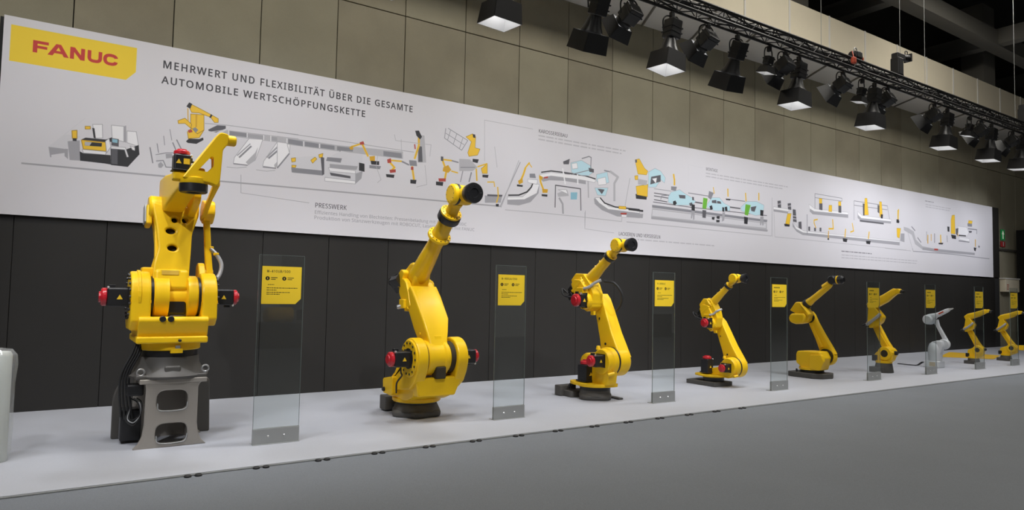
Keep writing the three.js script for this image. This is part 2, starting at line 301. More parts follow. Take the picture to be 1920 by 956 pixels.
// ---------------------------------------------------------------- printed banner
const INK = { y: '#f2c531', Y: '#d9a621', k: '#2b2b2f', g: '#b9b8bd', G: '#8b8b92', w: '#f1f0f3', l: '#d6d5da', b: '#bfe0ea', B: '#8fc0d2', r: '#b5453c', n: '#6fb83a', d: '#5c5b61', c: '#a7a6ac' };
const ART = `g 0.011 0.276,1.957 1.936,1.942 4.326,1.914 7.935,1.875
c 0.021 0.276,1.964 1.937,1.95 4.326,1.922 7.935,1.886
l 0.009 0.57,1.701 0.97,1.243
c 0 0.565,1.703 0.789,1.703 0.795,1.844 0.753,1.806 0.751,1.763 0.601,1.809 0.603,1.842 0.59,1.843
l 0 0.561,1.702 0.757,1.708 0.931,1.508 0.748,1.502
c 0 0.779,1.596 0.919,1.565 0.937,1.848 0.814,1.853
y 0 0.822,1.442 0.881,1.428 0.886,1.542 0.832,1.55
k 0 0.836,1.546 0.882,1.543 0.883,1.579 0.838,1.582
w 0 1.062,1.317 1.179,1.299 1.192,1.492 1.098,1.506
k 0 1.059,1.367 1.085,1.369 1.108,1.51 1.084,1.508
y 0 0.975,1.358 1.035,1.349 1.037,1.387 0.977,1.397
w 0 1.289,1.293 1.444,1.286 1.454,1.511 1.307,1.487
w 0 1.486,1.348 1.604,1.341 1.643,1.553 1.493,1.517
c 0 1.444,1.286 1.472,1.27 1.483,1.519 1.454,1.511
k 0 0.937,1.551 0.987,1.517 1.08,1.514 1.231,1.509 1.306,1.465 1.299,1.533 1.214,1.545
y 0 0.938,1.557 1.228,1.549 1.243,1.675 0.966,1.679
k 0 0.98,1.573 1.186,1.566 1.183,1.617 0.982,1.628
g 0 0.98,1.573 1.064,1.572 1.038,1.625 0.982,1.628
w 0 0.953,1.687 1.243,1.681 1.236,1.727 0.969,1.734
k 0 0.926,1.718 0.969,1.74 1.298,1.724 1.309,1.857 1.227,1.851 0.937,1.848
w 0 1.227,1.532 1.268,1.487 1.297,1.601 1.249,1.697
d 0 1.297,1.477 1.389,1.481 1.393,1.588 1.301,1.583
B 0 1.307,1.487 1.375,1.489 1.375,1.539 1.311,1.537
k 0 1.294,1.624 1.478,1.622 1.642,1.531 1.658,1.666 1.518,1.866 1.309,1.863
w 0 1.297,1.601 1.476,1.588 1.521,1.718 1.502,1.726 1.468,1.623 1.299,1.629
d 0 1.304,1.634 1.381,1.635 1.39,1.848 1.313,1.846
w 0 1.534,1.557 1.594,1.572 1.596,1.617 1.566,1.61
G 0.016 1.789,1.545 1.835,1.77
G 0.011 1.789,1.542 1.836,1.775
G 0.011 1.879,1.474 1.904,1.611
G 0.008 1.961,1.349 1.98,1.488
G 0.008 2.039,1.238 2.072,1.404
G 0.011 1.868,1.644 2.004,1.598 2.13,1.582
l 0 1.874,1.644 2.13,1.582 2.249,1.652 2.255,1.795 2,1.825 1.872,1.756
G 0.013 1.878,1.735 1.971,1.716 2.012,1.81 2.127,1.803
G 0.016 2.085,1.431 2.156,1.592 2.233,1.568 2.135,1.381
c 0 1.998,1.613 2.08,1.602 2.108,1.656 2.007,1.683
c 0 1.904,1.78 1.94,1.741 1.98,1.785 1.95,1.831 1.913,1.829
k 0 2.264,1.391 2.302,1.342 2.446,1.329 2.498,1.299 2.506,1.335 2.409,1.407 2.291,1.409
y 0 2.278,1.245 2.334,1.178 2.439,1.148 2.507,1.181 2.445,1.307 2.295,1.343
y 0 2.312,0.964 2.497,0.948 2.507,1.181 2.416,1.253 2.32,1.166
Y 0 2.378,0.968 2.405,0.963 2.406,1.153 2.386,1.156
y 0 2.142,1.093 2.237,1.041 2.332,1.121 2.321,1.18 2.24,1.12 2.15,1.135
y 0 2.281,0.853 2.319,0.818 2.427,0.858 2.604,0.931 2.702,0.974 2.704,1.033 2.65,1.042 2.592,0.97 2.43,0.93 2.324,0.94
k 0 2.249,0.859 2.285,0.791 2.326,0.809 2.302,0.886
k 0 2.572,0.973 2.597,0.92 2.618,0.936 2.593,0.984
Y 0.013 2.27,0.884 2.28,1.085
r 0 2.283,1.215 2.335,1.2 2.35,1.234 2.298,1.256
G 0 2.347,1.183 2.386,1.156 2.427,1.193 2.389,1.243
d 0 2.567,1.165 2.692,1.079 2.815,1.068 2.817,1.112 2.683,1.192 2.574,1.186
l 0.01 2.508,1.225 2.845,1.123 2.925,1.028
g 0 2.738,1.206 2.832,1.132 3.942,1.107 3.946,1.216 2.933,1.222
c 0.01 2.516,1.077 2.787,1.057 3.939,1.044
G 0 2.874,1.141 3.128,1.14 3.13,1.201 2.876,1.207
c 0 3.142,1.146 3.389,1.14 3.391,1.201 3.145,1.203
c 0 3.507,1.138 3.747,1.134 3.75,1.197 3.509,1.2
w 0.008 2.859,1.128 2.863,1.224
w 0.012 3.135,1.132 3.138,1.207
w 0.012 3.388,1.132 3.391,1.209
w 0.012 3.499,1.124 3.502,1.216
w 0 3.167,1.218 3.376,1.203 3.351,1.298 3.273,1.552 3.161,1.642 2.949,1.638 2.96,1.547
c 0.017 3,1.512 3.191,1.298
G 0.025 3.03,1.538 3.207,1.333
g 0 3.131,1.6 3.268,1.431 3.308,1.335 3.273,1.552 3.176,1.64
G 0.017 2.949,1.645 3.162,1.645
w 0 3.599,1.218 3.811,1.204 3.802,1.377 3.585,1.636 3.392,1.629 3.404,1.551
G 0.026 3.476,1.496 3.663,1.302
c 0.026 3.446,1.485 3.617,1.285
g 0 3.568,1.592 3.755,1.336 3.802,1.377 3.585,1.644
G 0.017 3.393,1.644 3.6,1.642
c 0.008 2.855,1.709 3.008,1.705 3.148,1.673
c 0.008 3.293,1.701 3.454,1.705 3.586,1.675
g 0 3.599,1.112 4.573,1.127 5.812,1.077 5.816,1.21 4.577,1.231 3.818,1.231 3.603,1.221
G 0 3.775,1.136 4.014,1.143 4.017,1.224 3.778,1.217
G 0 4.045,1.143 4.28,1.147 4.282,1.218 4.047,1.22
G 0 4.311,1.148 4.552,1.144 4.555,1.213 4.313,1.214
G 0 4.595,1.145 4.876,1.138 4.878,1.201 4.597,1.217
G 0 5.437,1.116 5.79,1.113 5.792,1.202 5.44,1.203
c 0.01 3.596,1.052 4.613,1.048 5.812,1.059 6.029,1.06
w 0.012 3.755,1.129 3.758,1.219
w 0.012 4.03,1.141 4.033,1.228
w 0.013 4.294,1.145 4.297,1.216
w 0 3.602,1.211 3.758,1.209 3.803,1.364 3.618,1.627
G 0.022 3.803,1.374 3.618,1.637
l 0 3.835,1.44 4.328,1.336 4.357,1.58 3.851,1.599
G 0 3.841,1.601 4.358,1.59 4.361,1.673 3.854,1.679
d 0 4.318,1.358 4.381,1.371 4.391,1.648 4.361,1.673
y 0 3.836,1.45 3.905,1.431 3.907,1.492 3.848,1.509
y 0 3.85,1.559 3.919,1.555 3.91,1.592 3.851,1.595
y 0 4.157,1.44 4.226,1.38 4.258,1.407 4.189,1.487
y 0 4.286,1.331 4.358,1.301 4.35,1.364 4.298,1.381
l 0 4.403,1.389 4.662,1.219 5.056,1.242 5.046,1.627 4.94,1.755 4.405,1.76 4.39,1.618
G 0 4.433,1.354 4.687,1.342 4.668,1.418 4.414,1.418
c 0 4.479,1.462 4.974,1.444 4.954,1.51 4.481,1.534
d 0 4.484,1.607 4.848,1.628 4.85,1.67 4.506,1.656
w 0 4.46,1.527 4.932,1.523 4.934,1.576 4.483,1.586
w 0 4.403,1.699 4.938,1.703 4.94,1.755 4.405,1.76
c 0 4.934,1.576 5.065,1.518 5.047,1.648 4.94,1.755
k 0 4.994,1.378 5.094,1.387 5.099,1.525 4.998,1.515
G 0.018 4.648,1.148 4.651,1.231
y 0.028 4.853,1.12 5.027,1.042
y 0.037 5.038,1.041 5.157,1.25
Y 0 4.81,1.136 4.863,1.097 4.887,1.157 4.833,1.175
r 0 4.993,1.026 5.059,0.995 5.083,1.045 5.006,1.067
Y 0 5.179,1.247 5.28,1.223 5.284,1.32 5.193,1.321
k 0 5.204,1.319 5.363,1.31 5.365,1.375 5.218,1.382
G 0 5.184,1.397 5.4,1.392 5.379,1.449 5.186,1.451
g 0.009 5.346,1.117 5.309,1.403 5.408,1.63 5.341,1.691
k 0 5.497,1.522 5.66,1.515 5.65,1.571 5.51,1.571
y 0.038 5.588,1.457 5.656,1.384 5.547,1.287
y 0.029 5.547,1.266 5.794,1.257
G 0.029 5.794,1.257 5.939,1.305
r 0 5.512,1.259 5.58,1.228 5.595,1.303 5.525,1.323
r 0 5.564,1.438 5.68,1.414 5.682,1.468 5.577,1.491
g 0 6.093,0.725 6.229,0.728 6.28,1.219 6.108,1.24
d 0 6.111,0.936 6.185,0.937 6.206,1.217 6.12,1.227
y 0.039 6.116,0.677 6.123,0.923 6.045,1.181
k 0 6.042,0.665 6.115,0.65 6.18,0.757 6.144,0.808 6.069,0.751
r 0.024 6.037,0.913 6.052,1
G 0 5.937,1.217 6.082,1.209 6.098,1.308 5.952,1.315
y 0.039 6,1.32 6.015,1.408 6.044,1.561
r 0 5.977,1.334 6.025,1.328 6.027,1.384 5.978,1.39
k 0 5.972,1.568 6.093,1.56 6.083,1.634 5.974,1.635
g 0.01 5.637,0.792 5.664,0.898 6.371,0.878 6.352,1.096
g 0.01 5.77,0.861 5.791,1.146
g 0.01 6.257,1.267 6.305,1.622 6.097,1.689
G 0.012 6.667,0.525 6.646,0.713 7.018,0.894 7.147,0.688 6.718,0.517
G 0.01 6.771,0.544 6.712,0.738
G 0.01 6.904,0.594 6.831,0.814
G 0.01 7.039,0.656 6.965,0.877
G 0.01 6.669,0.617 7.069,0.781
y 0 7.105,0.623 7.251,0.543 7.321,0.592 7.313,0.807 7.423,0.816 7.371,0.941 7.182,0.99 7.153,0.923 7.228,0.7
k 0 7.264,1.026 7.4,1.021 7.375,1.095 7.265,1.085
k 0 7.251,0.55 7.311,0.551 7.313,0.617 7.267,0.612
k 0 6.491,1.546 6.644,1.541 6.633,1.615 6.493,1.614
y 0.04 6.669,1.515 6.702,1.328 6.606,1.11
y 0.03 6.619,1.119 6.813,1.118
G 0.025 6.813,1.118 6.958,1.135
d 0 6.579,1.067 6.63,1.065 6.633,1.152 6.581,1.147
r 0 6.54,1.483 6.693,1.467 6.695,1.524 6.554,1.539
Y 0 6.636,1.266 6.738,1.208 6.805,1.293 6.742,1.358 6.625,1.337
y 0.025 6.806,1.316 6.951,1.334
g 0 6.97,1.063 7.21,1.045 7.377,1.178 7.27,1.261 6.976,1.296
G 0.016 7.001,1.223 7.323,1.184
G 0.016 7.055,1.286 7.008,1.502
G 0.026 7.244,1.288 7.195,1.482
k 0 7.491,1.307 7.629,1.296 7.617,1.353 7.492,1.355
y 0 7.46,1.192 7.596,1.08 7.601,1.271 7.49,1.283
y 0.026 7.596,1.08 7.377,1.166
y 0.031 7.35,1.205 7.37,1.439
c 0 7.556,1.705 7.951,1.691 7.925,1.814 7.56,1.847
d 0 7.611,1.676 7.964,1.653 7.951,1.691 7.612,1.711
y 0.026 7.846,1.508 7.865,1.699 7.826,1.823
y 0.021 7.605,1.438 7.759,1.421 7.776,1.515
k 0 7.812,1.848 7.883,1.842 7.876,1.896 7.813,1.896
g 0.011 7.756,0.722 7.823,1.125
c 0.021 7.91,1.898 8.372,0.955
g 0.015 7.935,1.908 8.338,0.921
c 0 8.078,1.718 8.421,1.686 8.638,1.557 8.7,1.369 8.857,1.352 8.838,1.537 8.642,1.738 8.359,1.827 8.081,1.833
w 0 8.077,1.683 8.442,1.648 8.636,1.484 8.655,1.355 8.857,1.352 8.794,1.542 8.487,1.698 8.079,1.745
k 0.028 8.098,1.649 8.354,1.621 8.549,1.538 8.657,1.428 8.689,1.352
c 0 8.854,1.224 9.104,1.15 9.478,1.136 10.086,1.145 10.087,1.222 9.479,1.211 9.106,1.242 8.946,1.287
w 0 8.853,1.15 9.148,1.07 10.109,1.046 10.362,1.096 10.337,1.157 9.962,1.14 9.15,1.145 8.877,1.221
k 0.024 8.897,1.099 9.148,1.043 9.452,1.035 10.059,1.042 10.361,1.077
w 0 8.565,1.274 8.81,1.265 8.79,1.359 8.567,1.346
G 0 8.607,1.16 8.74,1.145 8.764,1.234 8.608,1.242
y 0.043 8.38,1.348 8.453,1.196 8.505,1.045
y 0.032 8.505,1.045 8.602,0.933
y 0.022 8.58,0.945 8.659,1.026
k 0 8.302,1.411 8.447,1.413 8.437,1.447 8.303,1.45
Y 0 8.326,1.336 8.433,1.27 8.446,1.359 8.349,1.406
y 0.044 8.865,1.204 8.89,1.312 8.961,1.452
Y 0 8.842,1.161 8.944,1.195 8.923,1.253 8.854,1.224
Y 0 8.927,1.437 9.075,1.431 9.065,1.506 8.94,1.518
k 0 8.918,1.548 9.066,1.543 9.062,1.586 8.919,1.588
r 0 8.967,1.193 9.07,1.163 9.07,1.2 8.968,1.22
d 0 9.46,0.808 9.637,0.729 9.616,0.846 9.473,0.863
w 0.034 9.451,0.951 9.528,1.281
w 0.034 9.847,0.885 9.866,1.246
b 0 9.663,0.811 9.954,0.718 10.205,0.803 10.308,0.927 10.159,1.031 9.96,1.044 9.691,1.017
w 0 9.688,0.827 9.833,0.791 9.859,0.902 9.714,0.939
G 0.016 9.692,1.055 10.282,0.872
d 0 10.156,0.857 10.307,0.869 10.308,0.946 10.182,0.941
d 0 9.499,1.02 9.655,1.021 9.644,1.061 9.512,1.066
G 0.023 9.966,0.682 10.164,0.61 10.227,0.625 10.218,0.86
g 0.035 10.148,1.139 10.167,1.504
b 0 10.385,0.976 10.693,0.882 10.749,1.113 10.491,1.199 10.387,1.113
w 0 10.412,1.071 10.643,1.006 10.671,1.161 10.44,1.205
b 0 10.339,1.274 10.725,1.234 10.65,1.419 10.418,1.422
d 0 10.416,1.285 10.621,1.284 10.546,1.39
G 0.028 10.602,0.863 10.771,0.873
g 0.059 10.771,0.863 11.011,0.965 10.907,1.116 10.913,1.513
c 0 10.318,1.509 10.47,1.475 10.732,1.667 11.688,1.707 11.689,1.829 10.997,1.843 10.552,1.741 10.345,1.623
w 0 10.343,1.487 10.496,1.473 10.757,1.645 11.687,1.656 11.688,1.717 10.732,1.706 10.472,1.592
k 0.028 10.496,1.473 10.626,1.578 10.941,1.639 11.263,1.637 11.687,1.636
y 0 11.047,1.61 11.262,1.601 11.263,1.661 11.048,1.67
r 0 11.103,1.755 11.291,1.739 11.278,1.78 11.103,1.79
w 0 11.13,1.792 11.292,1.789 11.279,1.84 11.131,1.842
d 0.022 9.268,1.793 9.27,1.327 9.941,1.334 9.962,1.8
g 0 9.32,1.49 9.578,1.389 9.629,1.517 9.345,1.562
w 0 9.342,1.413 9.554,1.392 9.604,1.481
B 0 9.675,1.436 9.857,1.418 9.847,1.572 9.678,1.588
c 0.045 9.369,1.579 9.465,1.701 9.481,1.906
g 0.015 8.031,1.944 8.802,1.933 9.976,1.933 11.133,1.948 11.145,1.851
c 0.011 10.085,1.79 10.079,2.164
g 0.017 11.285,1.944 13.7,1.939 16.541,1.935
g 0.017 11.376,0.945 11.235,1.584
c 0 11.297,1.752 11.796,1.722 11.782,1.821 11.284,1.838
k 0 11.339,1.642 11.795,1.635 11.796,1.679 11.339,1.674
k 0 11.553,1.289 11.911,1.287 11.897,1.387 11.569,1.395
y 0 11.565,1.115 11.938,1.032 11.926,1.318 11.597,1.306
y 0 11.527,0.513 11.66,0.474 11.828,0.672 11.934,0.725 11.89,0.818 11.62,0.827 11.589,0.722
d 0 11.527,0.513 11.586,0.505 11.587,0.57 11.534,0.577
y 0 11.518,0.882 11.621,0.859 11.622,0.957 11.534,0.967
g 0 11.622,0.935 11.922,0.946 11.893,1.059 11.624,1.065
b 0 11.95,0.746 12.163,0.632 12.349,0.677 12.508,0.816 12.478,0.942 12.352,0.877 12.199,1.071 11.954,1.096
d 0 12.042,0.845 12.35,0.766 12.352,0.922 12.014,1.024
w 0 12.073,0.886 12.227,0.847 12.197,0.983
G 0.012 12.137,1.111 12.702,1.11
d 0.02 12.139,1.21 12.639,1.217
d 0.02 12.139,1.276 12.608,1.287
d 0.02 12.14,1.364 12.577,1.38
G 0.021 13.289,1.097 14.04,1.106
G 0.022 14.757,1.11 15.432,1.108
d 0.031 13.492,1.297 13.798,1.304
d 0.033 14.831,1.308 15.242,1.309
d 0.017 12.11,1.422 13.358,1.435 16.338,1.405
G 0 12.081,1.49 16.358,1.518 16.338,1.582 12.081,1.556
g 0 12.082,1.567 16.338,1.595 16.338,1.784 12.053,1.767
l 0 12.097,1.599 16.297,1.623 16.297,1.736 12.084,1.743
c 0 12.053,1.767 16.378,1.781 16.358,1.833 12.054,1.822
b 0 12.608,1.254 12.702,1.132 12.992,1.047 13.19,1.13 13.424,1.199 13.559,1.279 13.425,1.383 12.898,1.43 12.609,1.388
G 0.017 12.357,1.344 12.387,1.252 12.607,1.22
d 0 12.96,1.175 13.19,1.164 13.191,1.244 12.994,1.251
k 0 12.768,1.351 12.848,1.321 12.898,1.384 12.833,1.435 12.775,1.418
d 0 13.324,1.346 13.424,1.314 13.459,1.38 13.358,1.412
G 0 12.701,0.997 12.894,0.988 12.862,1.094 12.702,1.087
y 0.051 12.778,0.695 12.811,0.827 12.813,0.963
b 0 13.972,1.312 14.146,1.131 14.43,1.104 14.611,1.231 14.831,1.284 14.832,1.404 14.254,1.452 13.972,1.382
d 0 14.146,1.202 14.305,1.175 14.324,1.257 14.146,1.261
d 0 14.341,1.196 14.467,1.196 14.503,1.253 14.341,1.255
k 0 14.059,1.351 14.147,1.32 14.183,1.411 14.095,1.442
k 0 14.63,1.325 14.721,1.305 14.74,1.412 14.649,1.42
y 0.027 14.197,0.866 14.234,1.028
G 0 14.039,0.976 14.216,1.006 14.111,1.182 14.005,1.144
y 0.041 14.749,0.845 14.757,1.049
k 0 14.666,1.106 14.867,1.099 14.831,1.139 14.684,1.141
b 0 15.261,1.271 15.509,1.101 15.898,1.066 16.217,1.138 16.177,1.393 15.859,1.443 15.28,1.367
d 0 15.663,1.236 15.898,1.191 15.82,1.347 15.683,1.334
y 0.042 15.451,0.885 15.47,1.105
y 0.042 15.997,0.831 15.997,1.032
k 0 13.408,1.362 13.526,1.363 13.527,1.513 13.409,1.5
c 0 13.409,1.523 13.527,1.513 13.512,1.722 13.468,1.737 13.46,1.588 13.428,1.705 13.387,1.708
d 0 13.43,1.175 13.491,1.181 13.491,1.262 13.431,1.256
n 0 13.832,1.161 13.988,1.169 13.938,1.432 13.799,1.42
d 0 13.8,1.467 13.938,1.467 13.922,1.655 13.801,1.653
n 0 15.451,1.181 15.663,1.187 15.548,1.468 15.413,1.454
k 0 15.394,1.505 15.548,1.517 15.529,1.691 15.395,1.689
k 0 14.539,1.333 14.612,1.339 14.612,1.447 14.54,1.441
c 0 14.547,1.464 14.649,1.456 14.613,1.662 14.523,1.704
k 0 14.149,1.614 14.254,1.606 14.237,1.678 14.149,1.673
k 0 14.325,1.577 14.44,1.568 14.433,1.64 14.326,1.636
k 0 14.308,1.673 14.44,1.663 14.433,1.723 14.319,1.731
k 0 16.057,1.277 16.197,1.278 16.177,1.431 16.057,1.428
c 0 16.057,1.453 16.197,1.442 16.197,1.668 16.145,1.684 16.129,1.548 16.097,1.675 16.049,1.679
g 0.014 16.563,0.903 16.541,1.935
g 0.014 16.56,0.925 16.575,1.955
g 0.014 16.639,1.289 16.685,1.949 18.696,1.948 20.971,1.948 23.618,1.957
c 0 16.623,1.212 17.266,1.228 17.266,1.277 16.623,1.271
w 0 16.623,1.144 17.299,1.155 17.299,1.215 16.623,1.212
d 0 16.798,0.972 16.942,0.949 16.958,1.145 16.813,1.147
w 0.014 16.814,1.059 16.942,1.037
d 0 17.25,1 17.399,0.977 17.414,1.165 17.266,1.158
w 0.015 17.266,1.078 17.405,1.056
d 0 17.481,1.14 17.614,1.139 17.663,1.487 17.496,1.479
w 0.015 17.497,1.319 17.647,1.317
w 0.015 17.496,1.399 17.646,1.397
d 0 17.747,1.47 17.882,1.45 17.898,1.661 17.746,1.652
c 0 17.463,1.501 17.595,1.652 17.932,1.75 17.932,1.821 17.662,1.748 17.479,1.62
w 0 17.496,1.479 17.662,1.607 18,1.705 23.202,1.686 23.201,1.733 18,1.766 17.629,1.67
c 0 17.932,1.75 23.201,1.721 23.199,1.826 17.932,1.821
k 0 17.095,1.568 17.347,1.57 17.33,1.63 17.118,1.635
y 0 17.151,1.564 17.249,1.279 17.414,1.265 17.33,1.571
G 0.024 18.151,1.226 18.154,1.797
d 0 18.208,1.569 18.294,1.563 18.294,1.686 18.207,1.681
d 0 18.487,1.58 18.575,1.574 18.574,1.677 18.486,1.673
d 0 18.753,1.562 18.843,1.556 18.842,1.67 18.752,1.665
y 0.038 18.666,1.33 18.488,1.364 18.488,1.446 18.575,1.584
y 0.047 19.411,1.273 19.445,1.546 19.205,1.562
Y 0.039 19.205,1.625 19.185,1.836
k 0 19.148,1.838 19.232,1.833 19.221,1.886 19.148,1.884
y 0.048 20.089,1.502 20.048,1.762
k 0 19.932,1.791 20.182,1.797 20.142,1.896 19.95,1.886
y 0.04 20.442,1.303 20.517,1.538 20.34,1.582
y 0.049 21.386,1.502 21.333,1.728
k 0 21.197,1.792 21.464,1.787 21.421,1.89 21.216,1.879
c 0 18.298,0.968 18.526,1.072 20.23,1.037 20.229,1.168 18.419,1.205 18.28,1.134
w 0 18.246,0.932 18.526,1.041 20.231,1.005 20.23,1.07 18.49,1.116 18.263,1.053
G 0.015 18.529,0.606 19.908,0.612 19.907,0.698
G 0.015 18.528,0.72 19.907,0.698
G 0.021 18.536,0.606 18.533,1.03
d 0 18.74,0.867 18.902,0.853 18.901,1.051 18.739,1.044
y 0 18.742,0.721 18.885,0.718 18.877,0.855 18.748,0.866
y 0 19.23,0.876 19.378,0.863 19.376,1.054 19.21,1.057
d 0 19.715,0.844 19.867,0.842 19.865,1.046 19.713,1.047
y 0 19.716,0.726 19.849,0.714 19.848,0.843 19.715,0.844
c 0 20.744,0.952 20.983,1.065 22.677,1.071 22.675,1.163 20.901,1.204 20.741,1.128
w 0 20.744,0.93 20.984,1.032 22.678,1.024 22.676,1.094 20.942,1.123 20.762,1.038
G 0.019 20.549,0.629 22.465,0.615 22.589,1.031
G 0.019 20.547,0.76 22.463,0.742
G 0.019 20.549,0.629 20.542,1.209
d 0.049 20.86,1.207 22.237,1.195
y 0 21.155,0.496 21.278,0.484 21.353,0.991 21.106,1.011
d 0 21.03,0.662 21.132,0.665 21.126,1.032 21.045,1.027
y 0 21.991,0.52 22.119,0.52 22.175,1.017 22.004,0.985
d 0 21.882,0.632 21.989,0.645 21.984,0.896 21.878,0.859
k 0 22.07,0.911 22.199,0.912 22.175,1.04 22.067,1.037
y 0.052 23.156,0.66 23.126,0.967
k 0 23.013,0.999 23.171,0.999 23.146,1.106 23.033,1.102
g 0 23.47,1.209 23.769,1.231 24.116,1.318 24.242,1.575 24.683,1.773 25.794,1.828 28.534,1.81 28.531,1.883 25.791,1.942 24.68,1.885 24.194,1.733 23.982,1.437 23.468,1.317
c 0 24.682,1.817 28.534,1.81 28.531,1.895 24.68,1.896
G 0.021 24.015,1.875 24.056,1.972 26.765,1.942 29.748,1.977
g 0.017 22.3,1.964 23.926,1.967
g 0.021 23.723,1.366 24.014,1.897
G 0.042 23.966,1.163 24.204,1.29
G 0.042 24.354,1.502 24.596,1.655
r 0 25.487,1.809 25.771,1.806 25.746,1.864 25.486,1.866
y 0.069 23.122,0.693 23.116,0.996
k 0 23.011,1.047 23.199,1.037 23.177,1.11 23.018,1.111
y 0 23.027,1.283 23.278,1.276 23.187,1.595 23.042,1.561
c 0 23.275,1.438 23.508,1.423 23.502,1.706 23.227,1.679
Y 0.054 25.058,1.369 25.05,1.663
G 0.029 24.969,1.262 24.984,1.576
Y 0.045 25.29,1.331 25.284,1.559
k 0.029 25.525,1.293 25.516,1.614
y 0.074 25.953,1.312 25.968,1.611
G 0.037 26.414,1.306 26.431,1.539
k 0 25.801,1.598 26.138,1.579 26.087,1.639 25.799,1.644
y 0 26.808,0.574 27.01,0.546 27.039,1.22 26.713,1.217 26.728,0.745
k 0 26.712,1.252 27.088,1.264 27.084,1.395 26.782,1.389
w 0 27.252,0.92 27.926,0.921 28.078,1.105 27.914,1.261 27.241,1.254
k 0 27.293,1.227 27.863,1.215 27.862,1.252 27.291,1.27
d 0 27.07,1.028 27.275,0.99 27.24,1.278 27.09,1.216
y 0.038 27.234,1.16 27.229,1.303
w 0 27.342,1.296 28.123,1.32 28.119,1.442 27.338,1.391
G 0.038 27.286,1.442 28.119,1.442
k 0 26.448,0.989 26.606,0.989 26.6,1.166 26.467,1.163
G 0 27.984,0.772 28.356,0.769 28.353,0.867 28.006,0.879
y 0 28.094,0.654 28.387,0.657 28.357,0.757 28.037,0.768
d 0 28.08,1.032 28.347,1.026 28.291,1.091 28.104,1.103
G 0.039 28.03,0.962 28.729,0.952 28.723,1.112
Y 0.059 28.606,1.316 28.596,1.586
k 0 28.46,1.618 28.676,1.619 28.59,1.758 28.483,1.714
d 0 28.844,1.524 28.953,1.542 28.923,1.606 28.841,1.598
c 0.008 3.068,1.805 3.079,2.09 4.155,2.153
g 0.01 7.532,1.038 7.512,0.236 8.672,0.238
g 0.011 10.069,1.826 10.076,2.18 10.916,2.217
l 0.013 13.289,0.838 13.285,0.411 13.801,0.428`.trim().split('\n').map((l) => { const p = l.split(' '); return [p[0], +p[1], p.slice(2).map((q) => q.split(',').map(Number))]; });
function bannerArt(g) {   // metres, origin top left
  g.fillStyle = '#dcdadf'; g.fillRect(-1, -1, 34, 5);
  g.lineJoin = 'round'; g.lineCap = 'butt';
  for (const [c, w, pts] of ART) {
    g.beginPath(); pts.forEach(([x, y], i) => (i ? g.lineTo(x, y) : g.moveTo(x, y)));
    if (w) { g.strokeStyle = INK[c]; g.lineWidth = w; g.stroke(); if (c === 'y') { g.strokeStyle = INK.Y; g.lineWidth = w * 0.3; g.translate(w * 0.28, 0); g.stroke(); g.translate(-w * 0.28, 0); } } else { g.closePath(); g.fillStyle = INK[c]; g.fill(); if (c === 'y' || c === 'w' || c === 'b') { g.strokeStyle = c === 'y' ? '#a97d14' : '#a9a8ae'; g.lineWidth = 0.008; g.stroke(); } }
  }
  // company tag
  g.fillStyle = '#f6d327'; g.beginPath();
  [[0.08, 0.115], [1.56, 0.115], [1.56, 0.47], [1.44, 0.607], [0.08, 0.607]].forEach(([x, y], i) => (i ? g.lineTo(x, y) : g.moveTo(x, y)));
  g.fill();
  const text = (s, x, y, h, w, col, bold = false, track = 0) => {   // cap height h, total width w
    g.save(); g.translate(x, y);
    const size = 100; g.font = (bold ? 'bold ' : '') + size + 'px sans-serif';
    g.letterSpacing = track ? (track * size) + 'px' : '0px';
    const mw = g.measureText(s).width, k = h / (size * 0.714);
    g.scale(w ? w / mw : k, k); g.fillStyle = col; g.fillText(s, 0, 0); if (track) { g.strokeStyle = col; g.lineWidth = 3.4; g.strokeText(s, 0, 0); } g.restore();
    g.letterSpacing = '0px';
  };
  logo(g, 0.328, 0.272, 0.985, 0.165);
  const dk = '#38363c', sm = '#a19fa6', fa = '#c2c0c6';
  text('MEHRWERT UND FLEXIBILITÄT ÜBER DIE GESAMTE', 1.9, 0.335, 0.108, 4.1, dk, false, 0.1);
  text('AUTOMOBILE WERTSCHÖPFUNGSKETTE', 1.9, 0.567, 0.104, 3.2, dk, false, 0.1);
  text('PRESSWERK', 4.25, 2.217, 0.078, 0.55, dk);
  text('Effizientes Handling von Blechteilen: Pressenbeladung mit FANUC R-2000iC', 4.247, 2.325, 0.058, 2.92, sm);
  text('Produktion von Stanzwerkzeugen mit ROBOCUT, Laserschneiden mit FANUC', 4.243, 2.412, 0.058, 3.1, sm);
  text('KAROSSERIEBAU', 8.81, 0.288, 0.072, 0.76, dk);
  text('LACKIEREN UND VERSIEGELN', 11.05, 2.258, 0.075, 1.31, dk);
  text('MONTAGE', 13.92, 0.475, 0.075, 0.44, '#6a686f');
  const lines = (x, y, w, col = fa) => { g.fillStyle = col; let p = x, k = 7; while (p < x + w) { k = (k * 5 + 3) % 11; const l = 0.06 + k * 0.022; g.fillRect(p, y, Math.min(l, x + w - p), 0.03); p += l + 0.03; } };
  lines(8.81, 0.335, 2.42); lines(8.81, 0.41, 2.3);
  lines(11.2, 2.305, 3.04);
  lines(13.92, 0.53, 3.34); lines(13.92, 0.605, 3.1);
  lines(19.86, 2.16, 1.66, '#8d8b92'); lines(19.86, 2.27, 4.45); lines(19.86, 2.35, 4.4);
  lines(24.9, 0.22, 0.6, '#a3a1a8'); lines(24.93, 0.335, 1.8); lines(24.93, 0.41, 1.7);
}
